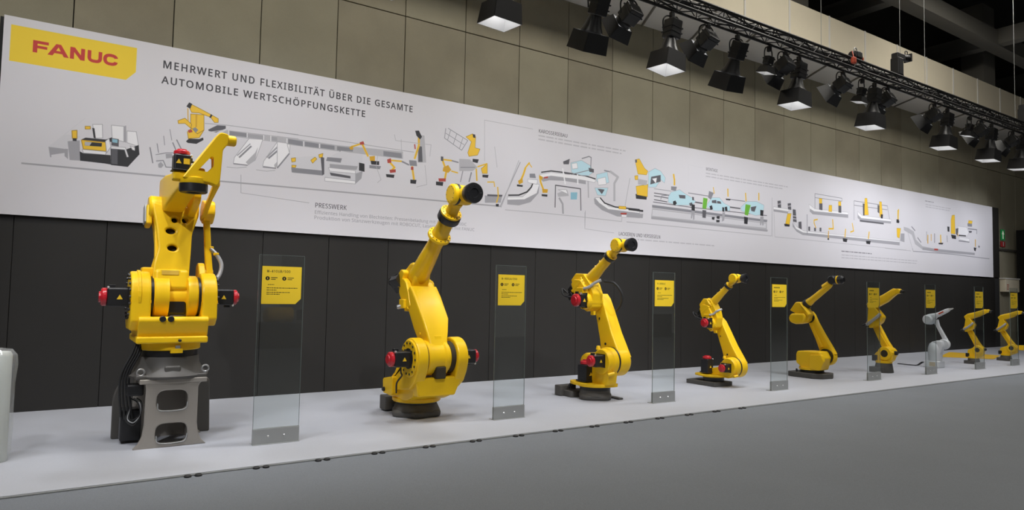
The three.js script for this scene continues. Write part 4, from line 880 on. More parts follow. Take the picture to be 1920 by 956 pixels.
// ---------------------------------------------------------------- robots 3 and 4: slim handling robots seen from the side
function handlingRobot(g, p) {
  const { J2, J3, W, E, s, z0 = 0 } = p;
  if (p.plate) {
    obj('base_plate', [plan(p.plate, 0, p.plateH, { r: 0.04 }), turned([0, 0, z0], [0, 1, 0], [[0, p.plateH * 0.9], [0.24 * s, p.plateH], [0.22 * s, p.plateH + 0.05], [0, p.plateH + 0.05]], 32)], M.castGrey, g, 'dark grey base plate');
  } else {
    obj('base_casting', [...lobedFoot(0.28, 0.15, 4, 0.25).map((q) => q.translate(0, 0, z0)), plan([[-0.3, -0.25], [-0.3, -0.5], [0.1, -0.55], [0.15, -0.2]], 0, 0.1, { r: 0.05 }), box(0.1, 0.03, 0.4, 0.3, 0.015, 0.1, 0.01)], M.castGrey, g, 'dark grey cast foot');
    obj('connector_box', [box(0.34, 0.17, 0.16, -0.2, 0.09, -0.53, 0.012)], M.castGrey, g);
    obj('connector', [0, 1, 2].map((i) => rod([-0.25 + i * 0.05, 0.14, -0.38], [-0.25 + i * 0.05, 0.22, -0.34], 0.018)), M.black, g);
  }
  const yb = p.ringY;
  obj('seal_ring', turned([0, 0, z0], [0, 1, 0], [[0, yb - 0.1], [0.25 * s, yb - 0.1], [0.25 * s, yb], [0, yb]], 36), M.black, g);
  const hs = p.hubR, tu = obj('turret', [
    turned([0, 0, z0], [0, 1, 0], [[0, yb - 0.01], [0.28 * s, yb - 0.01], [0.29 * s, yb], [0.29 * s, yb + 0.04], [0, yb + 0.04]], 40),
    plan([[-0.22 * s, z0 - 0.42 * s], [-0.3 * s, z0 - 0.2 * s], [-0.28 * s, z0 + 0.2 * s], [-0.1 * s, z0 + 0.36 * s], [0.22 * s, z0 + 0.36 * s], [0.24 * s, z0 - 0.2 * s], [0.1 * s, z0 - 0.44 * s]], yb, yb + 0.05 * s, { r: 0.1 * s }),
    side([[J2[0] - hs * 1.05, yb + 0.03], [J2[0] - hs, J2[1] + hs * 0.4], [J2[0], J2[1] + hs * 0.7], [J2[0] + hs * 0.8, J2[1]], [J2[0] + hs * 0.55, yb + 0.03]], -0.1 * s, 0.1 * s, { r: 0.06, b: 0.02 }),
    turned([-0.12 * s, J2[1], J2[0]], [1, 0, 0], [[0, 0], [hs * 0.8, 0], [hs * 0.86, 0.015], [hs * 0.86, 0.08 * s], [hs * 0.95, 0.1 * s], [hs * 0.95, 0.2 * s], [0, 0.2 * s]], 40),
    ...(p.dome ? [side(capsuleSide(z0 - 0.24, 0.55, 0.18, z0 - 0.05, 0.45, 0.16), 0.0, 0.24, { r: 0, b: 0.05 }), side([[z0 - 0.3, 0.26], [z0 - 0.36, 0.6], [z0 - 0.2, 0.72], [J2[0], 0.74], [J2[0], 0.3]], -0.02, 0.18, { r: 0.06, b: 0.03 })] : [side([[z0 - 0.2, yb], [z0 - 0.22, yb + 0.1], [J2[0], J2[1] + 0.05], [J2[0], yb]], -0.05, 0.12, { r: 0.03 })]),
  ], M.yellow, g);
  obj('lifting_lug', rod([-0.05 * s, J2[1] + hs * 0.75, J2[0] - hs * 0.6], [-0.05 * s, J2[1] + hs * 1.02, J2[0] - hs * 0.6], 0.04 * s, 0.03 * s), M.yellow, tu);
  obj('lifting_lug', rod([-0.12 * s, J2[1] - hs * 0.8, J2[0] + hs * 0.7], [-0.02, J2[1] - hs * 0.7, J2[0] + hs * 0.9], 0.03 * s), M.yellow, tu);
  obj('gap_ring', turned([0.075 * s, J2[1], J2[0]], [1, 0, 0], [[0, 0], [hs * 0.97, 0], [hs * 0.97, 0.03], [0, 0.03]], 40), M.black, g);
  motor(g, [-0.11 * s, J2[1] + p.m2dy, J2[0]], [-1, 0, 0], 0.2 * s, 0.19 * s);
  motor(g, [-0.12 * s, yb + 0.06, z0 - 0.08], [0, 1, 0], p.m1h, 0.22 * s);
  // lower arm on the far side
  const xa = 0.23 * s, d = [J3[0] - J2[0], J3[1] - J2[1]];
  const pt = (t, off) => [J2[0] + d[0] * t, J2[1] + d[1] * t, ...off];
  const la = obj('lower_arm', [
    turned([0.1 * s, J2[1], J2[0]], [1, 0, 0], [[0, 0], [hs * 0.93, 0], [hs, 0.015], [hs, 0.2 * s], [hs * 0.85, 0.25 * s], [0, 0.26 * s]], 40),
    arm([pt(0, [0.13 * s, hs * 0.95, xa]), pt(0.2, [0.13 * s, hs * 0.8, xa]), pt(0.42, [0.125 * s, hs * 0.64, xa]), pt(0.8, [0.115 * s, hs * 0.52, xa]), pt(1, [0.1 * s, hs * 0.46, xa]), pt(1.1, [0.09 * s, hs * 0.3, xa])], 14),
  ], M.yellow, g);
  const pk = (t, k) => [xa - 0.128 * s, J2[1] + d[1] * t + 0.02 * k, J2[0] + d[0] * t + 0.03 * k];
  obj('arm_hole', [rod(pk(0.3, -1), [pk(0.3, -1)[0] - 0.008, pk(0.3, -1)[1], pk(0.3, -1)[2]], 0.022 * s), rod(pk(0.72, -1), [pk(0.72, -1)[0] + 0.0, pk(0.72, -1)[1], pk(0.72, -1)[2] + 0.001], 0.022 * s)], M.black, la);
  // elbow block
  const el = obj('elbow_housing', [
    side(p.block, -0.12 * s, 0.1 * s, { r: 0.02 * s, b: 0.01 }),
    side(p.block.map(([z, y]) => [J3[0] - 0.06 * s + (z - J3[0]) * 0.72, J3[1] + 0.1 * s + (y - J3[1] - 0.1 * s) * 0.72]), -0.17 * s, -0.1 * s, { r: 0.02 * s, b: 0.012 }),
    side(circle(J3[0], J3[1], 0.14 * s, 24), -0.2 * s, 0.13 * s, { r: 0, b: 0.01 }),
    box(0.05 * s, 0.05 * s, 0.3 * s, -0.15 * s, 0, 0, 0.01).rotateX(-0.65).translate(0, p.back[1] + 0.02, p.back[0] + 0.14 * s),
    turned([0, E[1], E[0]], [0, W[1] - E[1], W[0] - E[0]], [[0, -0.1 * s], [0.15 * s, -0.1 * s], [0.16 * s, -0.08 * s], [0.16 * s, 0.01], [0.12 * s, 0.02]], 28),
    box(0.06 * s, 0.12 * s, 0.16 * s, -0.18 * s, J3[1] + 0.16 * s, J3[0] - 0.08 * s, 0.01), box(0.05 * s, 0.07 * s, 0.08 * s, -0.02, J3[1] - 0.2 * s, J3[0] + 0.05 * s, 0.01),
  ], M.yellow, g);
  obj('bolt_ring', [...bolts([0, E[1], E[0]], [0, W[1] - E[1], W[0] - E[0]], 0.135 * s, 14, 0.01 * s, 0.02), ...bolts([-0.2 * s, J3[1], J3[0]], [-1, 0, 0], 0.12 * s, 8, 0.01 * s, 0.006)], M.black, el);
  motor(g, [-0.19 * s, J3[1] + 0.01, J3[0] - 0.02], [-1, 0, 0], 0.12 * s, 0.22 * s);
  const bd = [0, E[1] - W[1], E[0] - W[0]], bl = Math.hypot(bd[1], bd[2]);
  for (const [x, k] of [[-0.1, 0], [0.0, 0.05], [-0.13, -0.12]]) motor(g, [x * s, p.back[1] + k * s, p.back[0] - k * 0.3 * s], [0, bd[1] / bl, bd[2] / bl], 0.12 * s, 0.1 * s, { cap: false, sign: false });
  for (let i = 0; i < 3; i++) obj('cable', tube([[-0.14 * s + i * 0.05, p.back[1] - 0.1 * s, p.back[0] - 0.12 * s], [-0.2 * s, p.back[1] - 0.02 - i * 0.03, p.back[0] - 0.2 * s], [-0.24 * s, p.back[1] - 0.14 * s, p.back[0] - 0.1 * s], [-0.22 * s, J3[1] + 0.06, J3[0] - 0.1]], 0.011 * s), M.rubber, g);
  obj('conduit', tube([[-0.19 * s, J3[1] + 0.2 * s, J3[0] + 0.0 * s], [-0.14 * s, J3[1] + 0.23 * s, J3[0] + 0.08 * s], [-0.08, J3[1] + 0.3 * s, J3[0] + 0.15 * s], [0.0, J3[1] + 0.35 * s, J3[0] + 0.22 * s]], 0.026 * s, 16, 10), M.conduit, g, 'silver cable conduit at the elbow');
  if (p.loop) obj('conduit', tube([[0.02, J3[1] + 0.33, J3[0] + 0.27], [0.1, J3[1] + 0.3, J3[0] + 0.42], [0.2, J3[1] + 0.12, J3[0] + 0.5], [0.25, J3[1] - 0.04, J3[0] + 0.44], [0.27, J3[1] - 0.16, J3[0] + 0.3]], 0.022, 28, 8), M.rubber, g, 'black hose loop in front of the arm');
  forearmAndWrist(g, E, W, p.R, { rootR: p.r * 1.35, r: p.r, bandR: p.r * 1.28, bandAt: 0.7, flange: 2.7, drop: 0 });
}
{
  const g = thing('handling_robot', 'yellow robot with dark cast foot, two red motor caps below and hose loop at elbow', 'robot', [7.5, 0.02, 2.62]);
  handlingRobot(g, { J2: [0.27, 0.63], J3: [-0.1, 1.6], E: [-0.2, 1.92], W: [0.56, 2.5], s: 1, hubR: 0.24, R: 0.108, r: 0.08, ringY: 0.22, m1h: 0.28, m2dy: 0.02, dome: true, loop: true,
    block: [[-0.52, 1.95], [-0.4, 2.06], [-0.2, 2.05], [-0.02, 1.88], [0.06, 1.72], [0.02, 1.5], [-0.1, 1.42], [-0.26, 1.5], [-0.4, 1.7]], back: [-0.46, 1.82] });
}
{
  const g = thing('handling_robot', 'yellow robot on a low rectangular base plate with red capped black motors', 'robot', [10.75, 0.02, 2.5]);
  handlingRobot(g, { J2: [0.27, 0.38], J3: [-0.12, 1.19], E: [-0.17, 1.58], W: [0.37, 2.06], s: 0.8, hubR: 0.2, R: 0.09, r: 0.06, ringY: 0.17, m1h: 0.27, m2dy: -0.01, dome: false, loop: false, z0: -0.14,
    plate: [[-0.27, -0.6], [-0.27, 0.12], [0.25, 0.12], [0.25, -0.62]], plateH: 0.08,
    block: [[-0.42, 1.55], [-0.32, 1.67], [-0.14, 1.64], [-0.02, 1.45], [0.02, 1.3], [-0.02, 1.12], [-0.14, 1.03], [-0.26, 1.12], [-0.34, 1.3]], back: [-0.36, 1.42] });
}

// ---------------------------------------------------------------- robot 5: smooth covered robot with a boxy turret
{
  const g = thing('covered_robot', 'yellow robot with smooth angular covers and a black two-part wrist', 'robot', [13.85, 0.02, 2.5]);
  obj('base_plate', [plan([[-0.34, -0.3], [-0.3, -0.42], [0.2, -0.42], [0.28, -0.3], [0.28, 0.3], [0.1, 0.4], [-0.2, 0.36], [-0.34, 0.2]], 0, 0.11, { r: 0.03, b: 0.015 })], M.castGrey, g, 'dark grey octagonal base plate');
  obj('seal_ring', turned([-0.04, 0, 0], [0, 1, 0], [[0, 0.09], [0.25, 0.09], [0.23, 0.2], [0, 0.2]], 32), M.black, g);
  obj('peg', rod([-0.3, 0.08, -0.2], [-0.3, 0.18, -0.2], 0.02), M.black, g);
  obj('turret', [side([[-0.25, 0.5], [-0.22, 0.56], [0.0, 0.58], [0.3, 0.58], [0.38, 0.44], [0.3, 0.18], [-0.12, 0.19], [-0.18, 0.26], [-0.25, 0.3]], -0.26, 0.1, { r: 0.03, b: 0.03 }), side([[0.08, 0.2], [0.1, 0.5], [0.36, 0.52], [0.42, 0.38], [0.34, 0.18]], -0.29, -0.2, { r: 0.04 }), turned([-0.05, 0, 0], [0, 1, 0], [[0, 0.17], [0.26, 0.17], [0.26, 0.22], [0, 0.22]], 32)], M.yellow, g);
  obj('lower_arm', [turned([0.1, 0.46, 0.24], [1, 0, 0], [[0, 0], [0.18, 0], [0.19, 0.02], [0.19, 0.12], [0.15, 0.16], [0, 0.17]], 32), arm([[0.28, 0.46, 0.07, 0.17, 0.17], [0.19, 0.66, 0.07, 0.14, 0.17], [0.08, 0.88, 0.065, 0.115, 0.16], [-0.06, 1.15, 0.065, 0.1, 0.15], [-0.13, 1.32, 0.065, 0.09, 0.15], [-0.16, 1.4, 0.05, 0.06, 0.15]], 5), arm([[0.16, 0.66, 0.02, 0.03, 0.08], [0.02, 0.92, 0.02, 0.03, 0.08], [-0.07, 1.1, 0.02, 0.03, 0.08]], 4)], M.yellow, g);
  for (const [x, y, z, r] of [[0.06, 0.46, 0.24, 0.165], [0.05, 1.28, -0.13, 0.11]]) obj('gap_ring', turned([x, y, z], [1, 0, 0], [[0, 0], [r, 0], [r, 0.05], [0, 0.05]], 28), M.black, g);
  obj('elbow_housing', [side([[-0.5, 1.43], [-0.36, 1.62], [-0.26, 1.63], [-0.1, 1.5], [-0.03, 1.34], [-0.06, 1.22], [-0.14, 1.17], [-0.38, 1.38]], -0.12, 0.08, { r: 0.03, b: 0.03 }), side([[-0.42, 1.37], [-0.1, 1.38], [-0.06, 1.3], [-0.1, 1.17], [-0.3, 1.13], [-0.44, 1.17], [-0.48, 1.28]], -0.2, 0.06, { r: 0.05, b: 0.04 }), side([[-0.22, 1.6], [-0.06, 1.44], [0.0, 1.36], [-0.04, 1.32], [-0.16, 1.46]], -0.16, 0.06, { r: 0.02 })], M.yellow, g);
  const d = [0, 0.41, 0.53];
  const fo = obj('forearm', [turned([0, 1.56, -0.17], d, [[0, 0], [0.085, 0], [0.085, 0.1], [0.08, 0.14], [0.07, 0.2], [0.062, 0.62], [0.058, 0.7], [0.04, 0.76], [0, 0.78]], 28), rod([0, 1.95, 0.25], [0, 2.06, 0.42], 0.066, 0.06, 20)], M.yellow, g);
  obj('band', turned([0, 1.565, -0.165], d, [[0.08, -0.01], [0.105, 0], [0.105, 0.075], [0.08, 0.08]], 28), M.black, fo, 'black band at the forearm root');
  const wr = obj('wrist', [rod([-0.09, 2.11, 0.47], [0.09, 2.11, 0.47], 0.092, 0.092, 28, 0.02), turned([0, 2.11, 0.47], [0, 0.02, 1], [[0.05, 0], [0.085, 0.06], [0.085, 0.1], [0, 0.1]], 28)], M.black, g, 'black wrist barrel');
  obj('wrist_ring', turned([0, 2.112, 0.565], [0, 0.02, 1], [[0.05, 0], [0.09, 0.002], [0.09, 0.03], [0.05, 0.032]], 28), M.yellow, wr, 'thin yellow ring');
  obj('tool_flange', turned([0, 2.113, 0.59], [0, 0.02, 1], [[0, 0], [0.085, 0], [0.09, 0.01], [0.088, 0.08], [0.05, 0.12], [0, 0.12]], 28), M.black, wr);
}

// ---------------------------------------------------------------- robots 6, 8 and 9: slim welding robots with hose dress
function weldingRobot(g, p) {
  const { tip, rear, el, J2, s } = p;
  obj('base_casting', [turned([0, 0, 0], [0, 1, 0], [[0, 0], [0.2 * s, 0], [0.205 * s, 0.02], [0.18 * s, p.baseH * 0.8], [0.17 * s, p.baseH], [0, p.baseH]], 28), plan([[-0.2 * s, -0.26 * s], [-0.2 * s, 0.1 * s], [0.15 * s, 0.1 * s], [0.15 * s, -0.26 * s]], 0, p.baseH * 0.55, { r: 0.03 })], M.castGrey, g, 'dark grey cast foot');
  obj('turret', [turned([0, 0, 0], [0, 1, 0], [[0, p.baseH - 0.01], [0.17 * s, p.baseH - 0.01], [0.18 * s, p.baseH], [0.18 * s, p.baseH + 0.05], [0, p.baseH + 0.05]], 28),
    side([[-0.16 * s, p.baseH], [-0.17 * s, J2[1] - 0.02], [J2[0] - 0.1 * s, J2[1] + 0.1 * s], [J2[0] + 0.18 * s, J2[1] + 0.05], [J2[0] + 0.16 * s, p.baseH + 0.08], [0.14 * s, p.baseH]], -0.1 * s, 0.08 * s, { r: 0.04, b: 0.015 }),
    rod([-0.14 * s, J2[1], J2[0]], [0.08 * s, J2[1], J2[0]], 0.16 * s, 0.16 * s, 28, 0.012), ...(p.box ? [box(0.12, 0.14, 0.12, 0.05, J2[1] + 0.02, J2[0] + 0.2, 0.015)] : [])], M.yellow, g);
  obj('bore', rod([-0.145 * s, J2[1], J2[0]], [-0.12 * s, J2[1], J2[0]], 0.085 * s, 0.085 * s, 24), M.hole, g);
  obj('rear_unit', [box(0.14 * s, 0.14 * s, 0.12 * s, -0.06 * s, p.baseH + 0.1 * s, -0.16 * s, 0.012)], M.black, g);
  obj('cover_cap', rod([0.02, J2[1] + 0.02, J2[0] + 0.16 * s], [0.02, J2[1] + 0.02, J2[0] + 0.23 * s], 0.05 * s, 0.045 * s, 16), p.box ? M.yellow : M.black, g);
  obj('lower_arm', [rod([0.08 * s, J2[1], J2[0]], [0.22 * s, J2[1], J2[0]], 0.15 * s, 0.14 * s, 28, 0.015), arm([[J2[0], J2[1], 0.06 * s, 0.13 * s, 0.13 * s], [J2[0] + (el[0] - J2[0]) * 0.35, J2[1] + (el[1] - J2[1]) * 0.35, 0.06 * s, 0.095 * s, 0.13 * s], [el[0], el[1], 0.055 * s, 0.085 * s, 0.13 * s], [el[0] - 0.02, el[1] + 0.06 * s, 0.04 * s, 0.05 * s, 0.13 * s]], 5),
    arm([[J2[0] - 0.03, J2[1] + 0.15 * s, 0.015, 0.03 * s, 0.065 * s], [el[0] + 0.02, el[1] - 0.06 * s, 0.015, 0.03 * s, 0.065 * s]], 4)], M.yellow, g);
  obj('elbow_housing', [rod([-0.12 * s, el[1], el[0]], [0.1 * s, el[1], el[0]], 0.1 * s, 0.1 * s, 24, 0.015), side([[el[0] - 0.08 * s, el[1] - 0.02], [rear[0] - 0.02 * s, rear[1] - 0.06 * s], [rear[0] + 0.1 * s, rear[1] + 0.02], [el[0] + 0.29 * s, el[1] + 0.17 * s], [el[0] + 0.24 * s, el[1] + 0.04 * s], [el[0] + 0.12 * s, el[1] - 0.06 * s]], -0.1 * s, 0.08 * s, { r: 0.04 * s, b: 0.015 })], M.yellow, g);
  const fo = obj('forearm', [arm([[rear[0] - 0.05 * s, rear[1] - 0.02 * s, 0.07 * s, 0.07 * s, 0], [rear[0] + 0.06 * s, rear[1] + 0.03 * s, 0.1 * s, 0.11 * s, 0], [rear[0] + (tip[0] - rear[0]) * 0.5, rear[1] + (tip[1] - rear[1]) * 0.5, 0.08 * s, 0.1 * s, 0], [tip[0] - 0.12 * s, tip[1] - 0.01, 0.065 * s, 0.078 * s, 0], [tip[0] - 0.03 * s, tip[1] - 0.01, 0.05 * s, 0.05 * s, 0]], 4), rod([-0.07 * s, tip[1] - 0.005, tip[0] - 0.05 * s], [0.07 * s, tip[1] - 0.005, tip[0] - 0.05 * s], 0.06 * s, 0.06 * s, 20)], M.yellow, g);
  obj('tool_flange', [rod([0, tip[1] - 0.01, tip[0] - 0.02 * s], [0, tip[1] - 0.025, tip[0] + 0.07 * s], 0.045 * s, 0.04 * s, 18), rod([0.03 * s, tip[1], tip[0]], [0.05 * s, tip[1] + 0.01, tip[0] + 0.1 * s], 0.012 * s, 0.012 * s, 8)], M.black, fo);
  obj('hose', tube([[-0.15 * s, el[1] - 0.02 * s, el[0] - 0.06 * s], [-0.17 * s, el[1] + 0.05 * s, el[0] + 0.05 * s], [-0.16 * s, el[1] + 0.17 * s, el[0] + 0.19 * s], [-0.12 * s, el[1] + 0.25 * s, el[0] + 0.25 * s]], 0.036 * s, 24, 10), M.conduit, g, 'silver hose at the elbow');
  obj('hose_end', [rod([-0.15 * s, el[1] - 0.01 * s, el[0] - 0.05 * s], [-0.15 * s, el[1] - 0.05 * s, el[0] - 0.16 * s], 0.03 * s, 0.026 * s, 12), rod([-0.1 * s, el[1] - 0.06 * s, el[0] - 0.02], [-0.1 * s, el[1] - 0.08 * s, el[0] - 0.12 * s], 0.024 * s, 0.024 * s, 12)], M.black, g);
}
weldingRobot(thing('welding_robot', 'slim yellow welding robot half behind glass, bigger than the two by the yellow mat', 'robot', [16.4, 0.02, 2.7]), { tip: [0.4, 1.92], rear: [-0.3, 1.56], el: [-0.26, 1.13], J2: [0.08, 0.45], s: 1, baseH: 0.23 });
weldingRobot(thing('welding_robot', 'small yellow welding robot standing in front of the flat yellow mat', 'robot', [21.09, 0.02, 2.7]), { tip: [0.4, 1.46], rear: [-0.15, 1.26], el: [-0.15, 0.94], J2: [0.13, 0.39], s: 0.75, baseH: 0.16 });
weldingRobot(thing('welding_robot', 'small yellow welding robot at the far end with a boxy shoulder knob', 'robot', [23.2, 0.02, 2.69]), { tip: [0.42, 1.42], rear: [-0.12, 1.23], el: [-0.14, 0.9], J2: [0.17, 0.38], s: 0.75, baseH: 0.16, box: true });

// ---------------------------------------------------------------- robot 7: white robot
{
  const g = thing('white_robot', 'small white robot with rounded covers and an orange mark on its forearm', 'robot', [18.92, 0.02, 2.7]);
  obj('base', [box(0.34, 0.17, 0.36, 0, 0.085, -0.03, 0.02)], M.white, g);
  obj('label_plate', box(0.004, 0.1, 0.14, -0.172, 0.09, 0.0), std({ color: lin(0.5, 0.4, 0.25), roughness: 0.6 }), g);
  obj('turret', [turned([0, 0, 0], [0, 1, 0], [[0, 0.16], [0.15, 0.16], [0.16, 0.3], [0.17, 0.42], [0.165, 0.5], [0.13, 0.6], [0.06, 0.66], [0, 0.67]], 32), side([[-0.1, 0.4], [-0.08, 0.62], [0.06, 0.7], [0.18, 0.7], [0.22, 0.55], [0.14, 0.3]], -0.1, 0.08, { r: 0.08, b: 0.04 })], M.white, g);
  obj('lower_arm', [rod([0.08, 0.6, 0.16], [0.2, 0.6, 0.16], 0.14, 0.13, 32, 0.03), arm([[0.2, 0.6, 0.045, 0.1, 0.14], [0.16, 0.76, 0.045, 0.05, 0.14], [0.02, 1.05, 0.04, 0.042, 0.13], [-0.04, 1.2, 0.045, 0.07, 0.12]], 3.5)], M.white, g);
  obj('elbow_housing', [turned([-0.12, 1.22, -0.14], [1, 0, 0], [[0, 0], [0.09, 0], [0.125, 0.03], [0.13, 0.2], [0.1, 0.24], [0, 0.25]], 28), arm([[-0.22, 1.2, 0.09, 0.1, 0], [-0.1, 1.25, 0.1, 0.12, 0], [0.0, 1.32, 0.08, 0.075, 0], [0.03, 1.34, 0.06, 0.05, 0]], 3)], M.white, g);
  const fo = obj('forearm', [arm([[-0.02, 1.31, 0.06, 0.065, 0], [0.12, 1.37, 0.055, 0.055, 0], [0.28, 1.46, 0.05, 0.05, 0], [0.34, 1.49, 0.035, 0.04, 0]], 3)], M.white, g);
  obj('forearm_mark', box(0.004, 0.035, 0.13, -0.056, 0, 0, 0).rotateX(-0.5).translate(0, 1.405, 0.17), M.orange, fo, 'orange mark');
  obj('tool_flange', rod([0, 1.49, 0.33], [0, 1.525, 0.44], 0.03, 0.014, 16), M.steel, fo);
  for (let i = 0; i < 2; i++) obj('cable', tube([[-0.05 + i * 0.1, 0.1, -0.2], [-0.06 + i * 0.1, 0.11, -0.3], [-0.08 + i * 0.08, 0.02, -0.42], [-0.1, 0.012, -0.6], [-0.1 + i * 0.05, 0.012, -0.9]], 0.012), M.rubber, g);
}

// ---------------------------------------------------------------- glass sign panels
const signs = [
  [1.89, 'M-410iB/500', 'beside the robot on the riser'], [5.0, 'M-900iA/350', 'between the heavy robot and the hose-loop robot'], [7.99, 'R-2000iC', 'right after the robot with the hose loop'],
  [11.04, '', 'next to the robot on the rectangular base plate'], [14.34, '', 'in front of the bigger welding robot'], [16.84, '', 'in front of the white robot'],
  [19.38, '', 'in front of the flat yellow mat'], [21.5, '', 'in front of the far end robot'],
];
for (const [x, title, where] of signs) {
  const g = thing('glass_panel', 'upright glass panel with a yellow sign, ' + where, 'sign panel', [x, 0.02, 3.43]);
  obj('pane', box(0.5, 2.08, 0.01, 0.25, 1.045, 0), M.glass, g, 'clear glass pane');
  obj('pane_edge', [box(0.003, 2.08, 0.0105, 0.0, 1.045, 0), box(0.003, 2.08, 0.0105, 0.5, 1.045, 0), box(0.5, 0.003, 0.0105, 0.25, 2.086, 0)], M.glassEdge, g, 'greenish polished edge');
  const foot = obj('foot_clamp', [box(0.505, 0.165, 0.012, 0.25, 0.0875, 0.014, 0.002), box(0.505, 0.165, 0.012, 0.25, 0.0875, -0.014, 0.002), box(0.505, 0.006, 0.14, 0.25, 0.003, -0.03, 0.001)], M.brushed, g, 'brushed steel foot clamp');
  obj('screw', [rod([0.16, 0.085, 0.018], [0.16, 0.085, 0.034], 0.013, 0.01, 12), rod([0.335, 0.085, 0.018], [0.335, 0.085, 0.034], 0.013, 0.01, 12)], M.steel, foot);
  const tex = canvas(512, 512, (c, w, h) => {
    c.fillStyle = '#f5cf2b'; c.fillRect(0, 0, w, h);
    c.fillStyle = '#2a2210';
    if (title) { c.font = 'bold 46px monospace'; c.fillText(title, 60, 84); } else { for (let i = 0; i < 7; i++) c.fillRect(60 + i * 30, 60, 22, 26); }
    for (const px of [70, 285]) { c.beginPath(); c.arc(px, 165, 27, 0, 7); c.fill(); c.fillRect(px + 42, 150, 84, 9); c.fillRect(px + 42, 172, 62, 9); }
    [[76, 245, 80], [62, 290, 400], [62, 318, 130], [62, 350, 300], [62, 374, 170]].forEach(([a, b, l]) => { let q = a; while (q < a + l) { const k = 14 + (q * 7) % 23; c.fillRect(q, b, Math.min(k, a + l - q), 9); q += k + 6; } });
    c.fillStyle = '#f5cf2b'; for (const px of [70, 285]) c.fillRect(px - 4, 152, 8, 26);
  });
  const outline = [[0.035, 1.54], [0.035, 1.96], [0.47, 1.96], [0.47, 1.6], [0.41, 1.54]];
  const sg = extrude(roundShape(outline, 0), 0.004, 0).translate(0, 0, 0.0056), p = sg.attributes.position, uv = sg.attributes.uv;
  for (let i = 0; i < p.count; i++) uv.setXY(i, (p.getX(i) - 0.035) / 0.435, (p.getY(i) - 1.54) / 0.42);
  obj('sign_plate', sg, std({ map: tex, roughness: 0.5 }), g, 'yellow sign plate with a cut corner');
}

// ---------------------------------------------------------------- film-wrapped roll by the wall
{
  const g = thing('wrapped_roll', 'white upright roll wrapped in clear plastic film beside the tall robot', 'roll', [-0.41, 0.02, 2.95]);
  obj('roll', turned([0, 0, 0], [0, 1, 0], [[0, 0], [0.12, 0], [0.125, 0.02], [0.125, 1.02], [0.11, 1.05], [0, 1.05]], 32), std({ color: lin(0.62, 0.64, 0.6), roughness: 0.5 }), g);
  const f = turned([0, 0, 0], [0, 1, 0], [[0.13, 0.0], [0.15, 0.1], [0.152, 0.3], [0.158, 0.5], [0.162, 0.75], [0.168, 0.93], [0.16, 1.02], [0.12, 1.075], [0.05, 1.085], [0, 1.07]], 40), p = f.attributes.position;
  for (let i = 0; i < p.count; i++) { const t = Math.atan2(p.getZ(i), p.getX(i)), k = 1 + 0.035 * Math.sin(t * 5 + p.getY(i) * 7) + 0.02 * Math.sin(t * 11 - p.getY(i) * 13); p.setX(i, p.getX(i) * k); p.setZ(i, p.getZ(i) * k); }
  f.computeVertexNormals();
  obj('plastic_film', f, M.film, g, 'clear crumpled plastic film');
}

